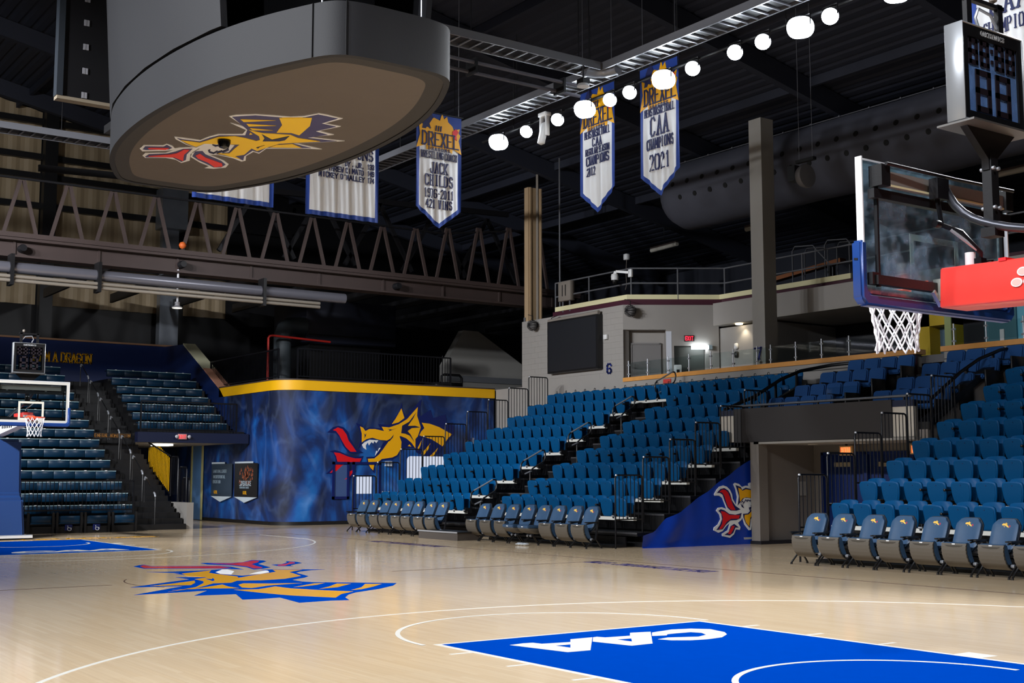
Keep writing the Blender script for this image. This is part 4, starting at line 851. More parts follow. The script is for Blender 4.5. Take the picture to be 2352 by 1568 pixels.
# upholstered suite seats on the platform
for r in range(4):
    MB().box((12.5,-18.5,2.62+.34*r), (17.6+.0,-15.35-.8*r+.45,2.74+.34*r)).build('tier', BLACK, pf)
def suite():
    t = thing('suite_seat', 'seat', 'seat', (0,0,-70))
    MB().prism(rrect(-.245, .245, .36, .86, .08, 4), lambda u, v, q: (u, -q-(v-.36)*.22, v), 0, .12).build('backrest', FABRIC, t, bevel=.03, seg=2, smooth=True)
    MB().box((-.245,.0,.36), (.245,.48,.47)).build('seat_cushion', FABRIC, t, bevel=.03, seg=2, smooth=True)
    for s in (-1, 1): MB().box((s*.262-.025,-.06,0), (s*.262+.025,.44,.56)).build('side_panel', BLACK, t, bevel=.01)
    return t
SU = suite()
for r, (y, z, xl, xr) in enumerate(((-15.25, 2.72, 17.5, 14.25), (-16.05, 3.06, 17.35, 14.2), (-16.85, 3.42, 17.2, 14.08), (-17.65, 3.76, 16.95, 13.95))):
    for n in range(4):
        copy_tree(SU, (xl-.27-.52*n, y, z), 0, 'dark blue upholstered seat, %s in row %s of the platform block beyond its aisle' % (ORD[n], ORD[r]), 'upholstered seats beyond the platform aisle')
        copy_tree(SU, (xr-.27-.52*n, y, z), 0, 'dark blue upholstered seat, %s in row %s of the platform block nearer the camera' % (ORD[n], ORD[r]), 'upholstered seats on the near platform')
for o in [SU]+kids(SU): bpy.data.objects.remove(o)
# curved parapets at the platform sides
cw = [(-14.5,2.62),(-15.34,3.1),(-15.79,3.4),(-16.47,3.75),(-17.02,3.95),(-17.87,4.2),(-18.55,4.3)]
o = struct('parapet_near', MB().prism([(-14.4,0)]+cw+[(-18.55,0)], lambda u, v, q: (12.12+q, u, v), 0, .22), mat('parapet_grey', (150,142,136), .7, var=.05))
MB().prism(cw+[(u, v+.16) for u, v in reversed(cw)], lambda u, v, q: (12.08+q, u, v), 0, .3).build('black_cap', BLACK, o)
MB().tube([(12.3,-14.9,3.3),(12.3,-15.24,3.5),(12.3,-15.96,3.92),(12.3,-16.64,4.24),(12.3,-17.48,4.5),(12.3,-18.5,4.66)], .04, 7).build('rail', RAILB, o)
for y, z0, z1 in ((-15.3, 3.15, 3.55), (-16.2, 3.7, 4.03), (-17.2, 4.1, 4.4), (-18.2, 4.3, 4.58)): MB().box((12.28,y-.03,z0), (12.32,y+.03,z1)).build('rail_post', RAILB, o)
MB().prism([(-15.2,3.25),(-15.96,3.7),(-16.64,4.05),(-17.48,4.3),(-18.3,4.42),(-18.3,4.3),(-17.0,4.0),(-15.34,3.15)], lambda u, v, q: (12.2+q, u, v), 0, .02).build('glass_infill', GLASS, o)
o = struct('parapet_far', MB().prism([(-14.4,2.5),(-14.4,3.2),(-15.3,3.2),(-16.2,3.6),(-17.1,4.0),(-18.5,4.2),(-18.5,2.5)], lambda u, v, q: (18.0+q, u, v), 0, .12), BLACK)
MB().tube([(18.15,-14.5,3.3),(18.1,-15.5,3.66),(18.1,-16.5,4.15),(18.05,-17.2,4.4),(17.6,-17.9,4.56),(16.75,-18.3,4.62)], .045, 7).build('rail', RAILB, o)
for y, z0, z1 in ((-15.4, 3.3, 3.62), (-16.3, 3.6, 4.05), (-17.1, 3.95, 4.36)): MB().box((18.08,y-.03,z0), (18.12,y+.03,z1)).build('rail_post', RAILB, o)
# ------------------------------------------------------------------ concourse
wc = struct('wall_concourse', MB().box((15.5,-18.9,0), (26.95,-18.6,4.72)).box((2,-18.9,0), (14.6,-18.6,4.72)).box((14.6,-18.9,0), (15.5,-18.6,4.2)), GREYW)
for a, c in ((15.4, 26.9), (2.0, 14.68)): MB().box((a,-18.95,4.72), (c,-18.56,4.85)).build('oak_cap', OAK, wc)
for a, c in ((15.5, 26.9), (2.0, 14.6)): MB().box((a,-18.605,4.52), (c,-18.59,4.54)).build('joint', DARK, wc)
struct('floor_concourse', MB().box((-10,-31,4.5), (26.95,-18.9,4.7)), mat('concourse_floor', (90,88,90), .5))
tag(MB().box((24.6,-18.59,4.55), (24.95,-18.57,4.68)).build('warning_plate', mat('plate_red', (200,66,60), .5)), 'small red warning plate on the grey wall under the oak cap', 'sign')
xs = [26.82,25.88,24.9,23.95,22.99,22.04,21.08,20.54,19.59,18.65,17.7,16.76,15.75]
def glassrail(name, label, xs):
    t = thing(name, label, 'railing', (xs[0],-18.75,4.85))
    for x in xs:
        u = x-xs[0]
        p = MB().tube([(u,0,0),(u,0,.56)], .02, 8).lathe([(.04,0),(.04,.02)], (u,0,0), 'z', 8); p.lathe([(.028,-.05),(.028,.05)], (u,0,.12), 'x', 6); p.lathe([(.028,-.05),(.028,.05)], (u,0,.42), 'x', 6); p.build('glass_post', CHROME, t)
    for a, c in zip(xs, xs[1:]):
        MB().box((a-xs[0]-.06,-.006,.07), (c-xs[0]+.06,.006,.50)).build('glass_panel', GLASS, t)
    return t
glassrail('glass_railing', 'glass railing with steel posts on the oak cap from wall six past column seven', xs)
glassrail('glass_railing', 'glass railing with steel posts on the oak cap behind the red goal arm', [14.41,13.5,12.5,11.5,10.5,9.5])
# block wall six, painted blocks one by one
BK = mat('grey_block_paint', (150,146,142), .7)
w6 = struct('wall_six', MB().box((26.96,-18.9,4.88), (32.64,-18.64,7.28)), mat('mortar_grey', (142,138,134), .8))
BME = {}
def block(xa, xb, z, d):
    k = (round(xb-xa, 3), d)
    if k not in BME: BME[k] = MB().box((0,0,-.0985), (xb-xa,.018+d,.0985)).mesh('block', BK)
    o = bpy.data.objects.new('block', BME[k]); C.objects.link(o); o.parent = w6; o.location = (xa,-18.64,z)
for r in range(12):
    z = 4.98+.2*r; x = 26.93+(.205 if r % 2 else .41)
    block(26.93, x-.002, z, .002)
    while x < 32.63:
        xb = min(x+.41, 32.64); block(x+.0015, xb-.0015, z, (0, .0005, .001)[int(x*100+r*3) % 3]); x = xb
MB().box((26.93,-18.9,0), (34.3,-18.605,4.88)).build('lower_face', GREYW, w6)
# far sloping soffit from wall six to the gable
six = thing('section_number', 'navy number six painted on the grey block wall', 'number', (27.6,-18.59,5.06)); b = MB(); text(b, '6', lambda u, v, q: (-u, q, v), -.13, 0, .30, .2, .06, 0, .01, True); b.build('digit', mat('number_blue', (22,40,128), .5), six)
sc = thing('wall_screen', 'large blank dark screen hung on the grey block wall', 'screen', (29.37,-18.5,6.15))
MB().box((-1.4,-.1,-.92), (1.4,.12,.92)).build('screen_case', BLACK, sc); MB().box((-1.33,.12,-.86), (1.33,.13,.86)).build('screen_face', mat('screen_dark', (24,26,32), .5), sc)
MB().tube([(1.4,.05,.95),(-1.4,.05,.98)], .07, 8).build('pipe', GREYT, sc); MB().tube([(1.3,.06,.9),(1.2,.08,1.05),(.9,.07,1.1)], .015, 5).build('cable', DARK, sc)
tag(MB().box((27.86,-18.62,6.2), (27.68,-18.52,6.36)).build('wall_box', mat('box_white', (220,220,220), .5), bevel=.01), 'small white box on the grey block wall right of the screen', 'box')
for lab, p in (('round wire-caged speaker on the grey block wall above the dark screen edge', (31.66,-18.38,7.04)), ('round wire-caged speaker high on the angled grey wall', (26.60,-18.66,7.04))):
    t = thing('caged_speaker', lab, 'speaker', p); MB().lathe([(.05,-.12),(.15,-.08),(.18,0),(.15,.08),(.05,.12)], (0,0,0), 'y', 16).build('ball', mat('speaker_grey', (86,84,84), .6), t)
    for q in range(6):
        a = math.pi*q/6; MB().tube([(.2*math.cos(a)*math.cos(b2), .2*math.sin(b2), .2*math.sin(a)*math.cos(b2)) for b2 in [math.pi*2*k/16 for k in range(16)]], .008, 4, True).build('cage_wire', DARK, t)
    MB().tube([(0,-.02,.18),(.05,-.05,.35),(.3,-.02,.42)], .012, 5).build('cable', DARK, t)
# angled wall with doors
A = Vector((26.93,-18.62)); B = Vector((25.14,-21.24)); dw = (B-A).normalized(); nw = Vector((-dw.y, dw.x)); nw = nw if nw.x < 0 else -nw; LW = (B-A).length
af = lambda s, off, z: (A.x+dw.x*s+nw.x*off, A.y+dw.y*s+nw.y*off, z)
def wbox(mb, s0, s1, z0, z1, o0, o1):
    return mb.hexa([af(s0,o0,z0), af(s1,o0,z0), af(s1,o1,z0), af(s0,o1,z0), af(s0,o0,z1), af(s1,o0,z1), af(s1,o1,z1), af(s0,o1,z1)])
b = MB(); wbox(b, 0, LW, 6.45, 7.28, 0, -.3); wbox(b, 1.42, 1.68, 4.7, 6.45, 0, -.3); wbox(b, 1.68, LW, 5.92, 6.45, 0, -.3); wbox(b, 2.72, LW, 4.7, 5.92, 0, -.3); wbox(b, 0, 1.42, 4.7, 6.45, -.34, -.4)
wa = struct('wall_angled', b, mat('grey_smooth_wall', (150,146,142), .7))
b = MB(); wbox(b, .32, 1.22, 4.7, 5.98, -.28, -.34); d = struct('door_6', b, mat('door_grey', (120,118,118), .5)); b = MB(); wbox(b, .26, .32, 4.7, 6.04, -.26, -.34); wbox(b, 1.22, 1.28, 4.7, 6.04, -.26, -.34); wbox(b, .26, 1.28, 5.98, 6.04, -.26, -.34); b.build('door_frame', mat('door_grey', (120,118,118), .5), d)
b = MB(); wbox(b, 1.42, 1.60, 4.7, 6.4, .01, -.01); b.build('light_jamb', mat('jamb_white', (206,210,220), .5), wa)
b = MB(); wbox(b, 1.72, 2.70, 4.7, 5.9, -.2, -.28); d = struct('door_7', b, mat('door_olive', (70,72,68), .5))
eo = exit_sign(af(2.18, .04, 6.16), math.atan2(nw.y, nw.x)-math.pi/2, 'red lit exit sign over the concourse door beside wall six', mat('sign_dark', (50,40,40), .5), emis('exit_bright', (255,30,50), 5), 1.0)
wl = thing('wall_light', 'white tube light on the angled wall above the concourse door', 'lamp', af(2.5, .1, 5.86)); q = Matrix.Rotation(math.atan2(dw.y, dw.x), 3, 'Z')
b = MB().box((-.26,-.05,-.06), (.30,.05,.06)); o = b.build('tube', emis('tube_light', (240,250,255), 14), wl); wl.rotation_euler = (0,0,math.atan2(dw.y, dw.x)); MB().box((.30,-.06,-.07), (.42,.06,.07)).build('end_cap', mat('cap_grey', (150,170,180), .5), wl)
hs = thing('sanitiser_dispenser', 'white dispenser on the angled wall beside the concourse door', 'dispenser', af(1.78, .08, 4.92), math.atan2(dw.y, dw.x)); MB().box((-.12,-.07,0), (.12,.07,.36)).build('case', mat('box_white', (220,220,220), .5), hs, bevel=.02); MB().box((-.05,.07,.1), (.05,.08,.2)).box((-.05,-.08,.1), (.05,-.07,.2)).build('window', DARK, hs)
# deep soffit and bulkhead further along, dark room behind
bk = struct('bulkhead', MB().box((-10,-21.5,6.62), (25.1,-20.95,7.3)), mat('grey_smooth_wall', (150,146,142), .7))
struct('ceiling_concourse', MB().box((-10,-28,6.56), (25.1,-20.95,6.62)), mat('soffit', (150,146,140), .8))
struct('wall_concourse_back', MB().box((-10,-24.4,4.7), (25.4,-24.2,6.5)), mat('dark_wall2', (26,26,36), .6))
struct('wall_lit_side', MB().box((22.75,-24.2,4.7), (25.4,-21.3,6.5)), mat('grey_smooth_wall', (150,146,142), .7))
l = thing('downlight', 'small round ceiling downlight by column seven', 'lamp', (24.1,-21.12,6.545)); MB().lathe([(.12,0),(.12,.03)], (0,0,-.03), 'z', 12).build('lens', emis('downlight', (255,236,200), 12), l)
spot('downlight_beam', (24.0,-21.14,6.49), (23.95,-21.3,4.7), 26, 100, .8, .05, (1,.85,.62))
for z, m, nm, lab in ((5.74, mat('box_white', (220,220,220), .5), 'alarm_box', 'white alarm box on the lit wall by column seven'), (5.47, BLACK, 'phone_box', 'dark round device under the alarm box on the lit wall')):
    tag(MB().box((24.45,-21.3,z), (24.30,-21.2,z+.2)).build(nm, m, bevel=.03), lab, 'device')
# column seven
c7 = struct('column_seven', MB().box((20.88,-19.42,4.7), (21.37,-18.9,12.25)), mat('column_grey', (150,147,142), .7, bump=.1))
sv = thing('section_number', 'navy number seven painted on the grey column', 'number', (21.13,-18.89,5.05)); b = MB(); text(b, '7', lambda u, v, q: (-u, q, v), -.13, 0, .32, .22, .065, 0, .01, True); b.build('digit', mat('number_blue', (22,40,128), .5), sv)
cb = struct('column_beige', MB().box((32.9,-19.72,4.9), (33.15,-19.1,12.45)).box((32.86,-19.7,4.9), (32.9,-19.64,12.45)).box((32.86,-19.22,4.9), (32.9,-19.16,12.45)), mat('beige_column', (176,150,118), .6, var=.15, scale=1))
MB().tube([(32.6,-19.3,4.9),(32.6,-19.3,12.9)], .05, 6).build('conduit', GREYT, cb)
# yellow portal and teal rooms behind the near goal
py = struct('portal_yellow', MB().box((15.7,-21,4.2), (15.85,-20.5,6.5)).box((16.4,-21,4.2), (16.75,-20.5,6.5)).box((15.7,-21,5.66), (16.75,-20.5,6.5)), mat('olive_yellow', (190,160,20), .6))
MB().box((15.70,-20.5,4.2), (15.9,-20.46,6.5)).build('green_face', mat('pale_green', (150,164,110), .6), py); MB().box((16.0,-21.05,4.2), (16.4,-20.95,5.66)).build('rippled_pane', mat('rippled_blue', (100,128,150), .3, var=.3, scale=20), py)
struct('wall_teal', MB().box((14.45,-21.7,4.7), (15.4,-21.5,6.5)), mat('teal_wall', (64,112,124), .6))
struct('wall_sky_blue', MB().box((9,-21.7,4.7), (14.45,-21.55,6.5)), mat('pale_teal_wall', (104,176,200), .6))
MB().box((14.8,-21.5,5.2), (14.92,-21.46,5.5)).build('wall_notice', mat('box_white', (220,220,220), .5), bpy.data.objects['wall_teal'])
struct('post_aisle', MB().box((15.45,-18.66,4.0), (15.62,-18.5,4.72)), mat('dark_red_post', (70,30,44), .5))
# upper walkway with cream edge and pipe railing
PL = [(34,-18.9),(27.05,-18.9),(25.3,-21.45),(5,-21.45)]
def edge(pl, z0, z1, off, th):
    b = MB()
    for (xa, ya), (xb, yb) in zip(pl, pl[1:]):
        d = Vector((xb-xa, yb-ya)).normalized(); q = Vector((d.y, -d.x)); q = q if q.y > -.01 and (q.x < .01 or q.y > .5) else -q
        b.hexa([(xa,ya,z0),(xb,yb,z0),(xb-q.x*th,yb-q.y*th,z0),(xa-q.x*th,ya-q.y*th,z0),(xa,ya,z1),(xb,yb,z1),(xb-q.x*th,yb-q.y*th,z1),(xa-q.x*th,ya-q.y*th,z1)])
    return b
ws = struct('slab_walkway', edge([(31.2,-18.95),(27.0,-18.95),(25.25,-21.5),(5,-21.5)], 7.3, 7.5, 0, .3), mat('dark_red_steel', (70,28,44), .5))
edge([(31.0,-18.9),(27.05,-18.9),(25.3,-21.45),(19.8,-21.45)], 7.5, 7.66, 0, .08).build('cream_edge', mat('cream_edge', (230,224,180), .5), ws)
MB().box((5,-30,7.32), (25.2,-21.6,7.45)).build('walk_deck', BLACK, ws); MB().prism([(31.2,-19),(27.1,-19),(25.2,-21.6),(25.2,-30),(31.2,-30)], lambda u, v, t: (u, v, t), 7.32, 7.45).build('walk_deck', BLACK, ws)
struct('screen_dark_panel', MB().box((15.5,-21.44,6.62), (19.82,-21.2,7.36)), mat('screen_dark', (24,26,32), .5))
pr = thing('pipe_railing', 'grey pipe railing along the edge of the upper walkway', 'railing', (27,-19.1,7.5))
PP = [(31.1,-19.0),(27.0,-19.05),(25.2,-21.6),(12,-21.6)]; L3 = lambda p, z: (p[0]-27, p[1]+19.1, z)
PIPE = mat('grey_pipe', (120,122,128), .4, .4)
for z in (1.05, .55): MB().tube([L3(p, z) for p in PP], .028, 6).build('rail', PIPE, pr)
for p in ((31.1,-19.0),(29.2,-19.02),(27.0,-19.05),(26.1,-20.32),(25.2,-21.6),(23.4,-21.6),(21.8,-21.6),(19.6,-21.6),(17.6,-21.6)): MB().tube([L3(p, -.2), L3(p, 1.05)], .026, 6).build('post', PIPE, pr)
cc = thing('security_camera', 'white dome security camera on an arm of the upper pipe railing', 'camera', (27.0,-19.0,8.35))
MB().box((-.1,-.06,-.1), (.06,.04,.16)).build('mount', WHITE, cc, bevel=.01); MB().bar((0,.05,.05), (.42,.25,.12), .06, .08).bar((.42,.25,.12), (.46,.27,.02), .08, .1).build('arm', WHITE, cc); MB().lathe([(.02,.06),(.11,.03),(.13,-.05),(.12,-.17)], (.46,.27,0), 'z', 12).build('cap', WHITE, cc, smooth=True); MB().lathe([(.1,-.16),(.1,-.22),(.06,-.29),(.02,-.3)], (.46,.27,0), 'z', 12).build('lens_dome', BLACK, cc, smooth=True)
eb = thing('equipment_box', 'grey electrical box on the upper walkway railing near the screen', 'box', (30.4,-18.95,7.55)); MB().box((-.35,-.1,.28), (.35,.1,.98)).build('case', GREYT, eb, bevel=.01); MB().box((-.1,.1,.45), (-.06,.11,.85)).box((.08,.1,.45), (.12,.11,.85)).build('slot', BLACK, eb)
for k in (-.2, .2): MB().tube([(k,0,-.1),(k,0,.3)], .03, 6).build('conduit', PIPE, eb)
ep = thing('conduit_pipe', 'thin grey conduit rising from the upper walkway to the roof', 'pipe', (31.1,-19.2,7.3)); MB().tube([(0,0,0),(0,0,5.9)], .03, 6).build('tube', PIPE, ep); MB().tube([(1.55,.45,.15),(1.5,.5,-.3),(1.3,.5,-.45),(-1,.4,-.02)], .04, 6).build('bent_tube', PIPE, ep)
for i, (x, lab) in enumerate(((24.0, 'farther'), (22.6, 'nearer'))):
    t = thing('ladder_hoop', 'grey hooped ladder rail on the upper walkway, the %s of two' % lab, 'railing', (x,-23.6,7.5))
    for y in (0, -.6): MB().tube([(0,y,0),(0,y,1.65),(-.12,y,1.8),(-.9,y,1.72),(-1.0,y,1.62),(-1.0,y,0)], .022, 6).build('hoop', PIPE, t)
    MB().tube([(-1.0,0,1.6),(-1.7,0,.9),(-1.7,0,0)], .022, 6).build('slope_rail', PIPE, t)
for i, (p, q2) in enumerate((((27.2,-25.2,8.55), (23.2,-25.2,8.9)), ((25.2,-25.6,7.75), (21.5,-25.6,7.9)))):
    t = thing('stored_plank', 'long orange plank stored on trestles on the dark upper walkway, %s' % ('the farther' if i == 0 else 'the nearer'), 'plank', p)
    d = Vector(q2)-Vector(p); MB().bar((0,0,0), tuple(d), .3, .14).build('plank_board', mat('orange_wood', (130,76,40), .6), t)
    for f in (.12, .88): MB().box((d.x*f-.03,-.14,7.45-p[2]), (d.x*f+.03,.14,d.z*f-.06)).build('trestle', DARK, t)
for i, (p, q2, lab) in enumerate((((34.9,-27,11.15), (33.3,-27,11.2), 'beyond the pipe railing'), ((26.1,-23.6,10.25), (24.9,-23.6,10.27), 'half hidden by column seven'), ((16.9,-24.6,10.5), (15.6,-24.6,10.5), 'above the near goal'))):
    t = thing('strip_light', 'unlit pale strip light under the dark roof, %s' % lab, 'lamp', p); d = Vector(q2)-Vector(p); MB().tube([(0,0,0), tuple(d)], .09, 8).build('diffuser', mat('unlit_tube', (190,186,176), .5), t); MB().bar((0,0,.09), tuple(d+Vector((0,0,.09))), .16, .06).build('tray', BEAMM, t); MB().tube([tuple(d*.5+Vector((0,0,.1))), tuple(d*.5+Vector((0,0,ZR(p[1])-p[2])))], .012, 5).build('hang_rod', DARK, t)
wd = thing('wall_sensor', 'small white sensor with hanging cable above the upper walkway', 'sensor', (33,-24,10.3)); MB().box((-.1,-.1,-.12), (.1,.1,.12)).build('case', WHITE, wd, bevel=.02); MB().tube([(0,0,-.1),(0,.05,-.6),(.02,.0,-1.1),(.1,0,-1.3)], .012, 5).build('cable', GREYT, wd)
# ------------------------------------------------------------------ basketball goals, local: board front faces +x, baseline at x = 0
REDP = mat('red_pad', (236,64,58), .4, var=.04, bump=.05, bscale=10)
BPAD = mat('blue_pad', (26,62,130), .35, bump=.04)
def goal(name, label, cloc, rz, far):
    t = thing(name, label, 'basketball goal', cloc, rz)
    gl = MB().prism(rrect(-.895, .895, 2.92, 3.95, .02), lambda u, v, q: (1.205+q, u, v), 0, .012).build('glass_board', GLASS if far else BOARDG, t)
    fr = MB()
    for a, c in (((1.165,-.915,2.9),(1.225,-.903,3.97)), ((1.165,.903,2.9),(1.225,.915,3.97)), ((1.205,-.905,3.955),(1.225,.905,3.97)), ((1.17,-.905,2.9),(1.225,.905,2.915))): fr.box(a, c)
    fr.build('board_frame', mat('white_frame', (236,238,244), .3), t)
    MB().box((1.218,-.903,2.94), (1.2195,-.84,3.955)).box((1.218,.84,2.94), (1.2195,.903,3.955)).box((1.218,-.84,3.89), (1.2195,.84,3.955)).box((1.218,-.84,2.94), (1.2195,.84,3.0)).build('white_border', mat('glass_paint', (216,214,206), .5), t)
    sq = MB()
    for a, c in (((1.218,-.305,3.0),(1.2195,-.255,3.457)), ((1.218,.255,3.0),(1.2195,.305,3.457)), ((1.218,-.255,3.407),(1.2195,.255,3.457)), ((1.218,-.255,3.0),(1.2195,.255,3.05))): sq.box(a, c)
    sq.build('target_square', mat('target_white', (232,230,214), .5), t)
    pd = MB()
    prof = [(-.955,3.33),(-.955,2.9),(-.90,2.845),(.90,2.845),(.955,2.9),(.955,3.33),(.885,3.33),(.885,2.965),(.86,2.94),(-.86,2.94),(-.885,2.965),(-.885,3.33)]
    p = pd.prism(prof, lambda u, v, q: (1.155+q, u, v), 0, .10).build('edge_pad', BPAD, t, bevel=.028, seg=3)
    for s in (-1, 1): MB().prism([(1.19,3.18),(1.225,3.185),(1.225,3.2),(1.19,3.195)], lambda u, v, q: (u, s*(.953+q), v), 0, .006).build('pad_slot', BLACK, p)
    ifr = MB()
    for a, c in (((1.13,-.795,2.99),(1.16,-.775,3.9)), ((1.13,.775,2.99),(1.16,.795,3.9)), ((1.10,-.86,3.65),(1.16,.86,3.72)), ((1.10,-.84,3.0),(1.16,.84,3.07))): ifr.box(a, c)
    ifr.build('inner_frame', DARK, t)
    MB().box((1.07,-.80,3.745), (1.075,.80,3.76)).build('cream_edge', mat('cream_edge', (230,224,180), .5), t); MB().box((1.075,-.80,3.745), (1.12,.80,3.86)).build('rear_channel', mat('channel_grey', (150,144,140), .45, .3), t)
    for s in (-1, 1):
        MB().box((1.05,s*.78-.05,3.74), (1.17,s*.78+.05,3.9)).build('corner_clamp', BLACK, t); MB().box((1.12,s*.84-.04,3.0), (1.17,s*.84+.04,3.09)).build('corner_clamp', BLACK, t)
    MB().tube([(1.03,-.80,3.90),(1.0,.0,3.88),(1.03,.80,3.90)], .015, 8).build('cross_tube', DARK, t)
    # rim, bracket, net
    rm = MB(); rm.tube([(1.60+.2286*math.cos(a), .2286*math.sin(a), 3.05) for a in [2*math.pi*i/32 for i in range(32)]], .011, 8, True)
    rm.box((1.22,-.09,2.985), (1.25,.09,3.11)).box((1.25,-.07,3.03), (1.39,.07,3.055)).bar((1.25,-.07,2.99), (1.4,-.1,3.04), .02, .03).bar((1.25,.07,2.99), (1.4,.1,3.04), .02, .03)
    rim = rm.build('rim', mat('orange_rim', (240,86,50), .35), t)
    net = MB(); Rn = lambda h: .226-.068*min(1, (h/.36))**.8+.01*max(0,(h-.36)/.09)
    NS = 12
    for k in range(NS):
        for s in (-1, 1):
            pts = []
            for j in range(13):
                h = .45*j/12; a = 2*math.pi*(k+s*h/.45*2.5)/NS; wob = .006*math.sin(k*2.3+j*1.7)
                pts.append((1.60+(Rn(h)+wob)*math.cos(a), (Rn(h)+wob)*math.sin(a), 3.04-h+.008*math.sin(k*1.9+j)))
            net.tube(pts, .0072, 5)
    net.build('net', mat('net_cord', (240,240,244), .7), t)
    # boom with red sleeve, base, supports
    bo = MB().bar((1.05,0,3.03), (-2.2,0,2.72 if not far else 2.75), .22, .2).build('boom', mat('boom_white', (226,228,232), .4), t)
    if not far:
        b = MB(); b.hexa([(1.07,-.17,2.87),(-1.4,-.17,2.80),(-1.4,.17,2.80),(1.07,.17,2.87),(1.07,-.15,3.18),(-1.4,-.15,3.12),(-1.4,.15,3.12),(1.07,.15,3.18)])
        sl = b.build('red_sleeve', REDP, t, bevel=.012); MB().box((.5,-.155,3.16), (.56,.155,3.185)).box((.14,-.155,3.15), (.2,.155,3.175)).build('strap', mat('red_strap', (226,36,44), .4), sl)
        MB().lathe([(.04,0),(.04,.12)], (.9,0,3.17), 'z', 12).build('white_can', WHITE, t)
        lg = MB()
        for cx, cz in ((.36, 3.06), (.31, 2.985), (.41, 2.985)):
            lg.prism([(cx+.046*math.cos(a), cz+.033*math.sin(a)) for a in [2*math.pi*i/20 for i in range(20)]], lambda u, v, q: (u, .163-(v-3.0)*.06+q, v), 0, .008)
        lg.build('oval_logo', WHITE, sl)
        lg2 = MB()
        for cx, cz in ((.36, 3.06), (.31, 2.985), (.41, 2.985)):
            lg2.prism([(cx+.037*math.cos(a), cz+.025*math.sin(a)) for a in [2*math.pi*i/20 for i in range(20)]], lambda u, v, q: (u, .163-(v-3.0)*.06+q, v), 0, .010)
        lg2.build('oval_inner', mat('logo_pink', (244,176,170), .5), sl)
        MB().box((1.06,.02,2.93), (1.14,.14,3.1)).bar((1.1,.2,3.0), (1.12,.08,2.9), .03, .03).build('rim_release', mat('steel_worn', (190,188,180), .35, .6), t)
    else:
        b = MB().box((.1,-.13,2.94), (.95,.13,3.2)); b.build('red_sleeve', REDP, t, bevel=.012)
        b = MB()
        for k in range(6): b.box((-1.1+.18*k,.112,2.86), (-1.02+.18*k,.118,2.93)).box((-1.1+.18*k,-.118,2.86), (-1.02+.18*k,-.112,2.93))
        b.build('boom_slot', BLACK, bo)
        b = MB().prism([(-2.9,0),(-1.0,0),(-1.15,.5),(-1.3,1.05),(-1.55,1.15),(-1.7,2.6),(-2.5,2.6),(-2.9,1.2)], lambda u, v, q: (u, q, v), -.55, .55); b.build('base_pad', mat('base_pad_blue', (30,60,112), .45, bump=.06), t, bevel=.06, seg=2)
        MB().box((-3.4,-.7,.04), (-.85,.7,.1)).build('base_frame', mat('boom_white', (226,228,232), .4), t); MB().bar((-.9,-.6,.08), (-1.0,.72,.08), .1, .08).build('floor_bar', CHROME, t)
    # curved top link and camera arm
    MB().tube([(1.02,.12,3.80),(1.0,.1,3.74),(.96,.08,3.66),(.90,.06,3.59),(.83,.05,3.54),(.76,.04,3.505),(.66,.03,3.465),(.55,.02,3.43),(.44,0,3.405),(.2,0,3.37),(-.3,0,3.3),(-1.2,0,3.1)], .034, 10).build('curved_link', mat('dark_chrome', (66,68,76), .35, .6), t)
    k = MB().box((.98,.12,3.70), (1.06,.26,3.86)).tube([(1.03,.2,3.7),(1.0,.2,3.5)], .02, 6).tube([(1.0,.2,3.5),(.9,.1,3.44),(.82,-.02,3.28),(.84,-.04,3.2)], .02, 6); k.box((.8,-.06,3.15), (.87,.01,3.24)).lathe([(.03,-.03),(.035,0),(.03,.03)], (1.0,.26,3.5), 'y', 10)
    k.build('camera_arm', mat('camera_black', (26,26,30), .3, .3), t); MB().tube([(.84,-.08,3.22),(.82,-.16,3.24),(.8,-.18,3.1),(.82,-.17,3.0)], .012, 6).build('cable', DARK, t); MB().tube([(.95,.16,3.46),(.83,.0,3.3)], .014, 6).build('chrome_rod', CHROME, t)
    px_ = .80 if far else .70
    MB().box((px_-.04,-.045,3.42), (px_+.04,.045,4.02)).box((px_-.06,-.06,3.38), (px_+.06,.06,3.45)).build('clock_post', DARK, t)
    for y in (-.05, .05): MB().lathe([(.014,-.06),(.014,.06)], (px_,y*.6,3.6), 'x', 8).lathe([(.014,-.06),(.014,.06)], (px_,y*.6,3.9), 'x', 8).build('bolt', CHROME, t)
    return t
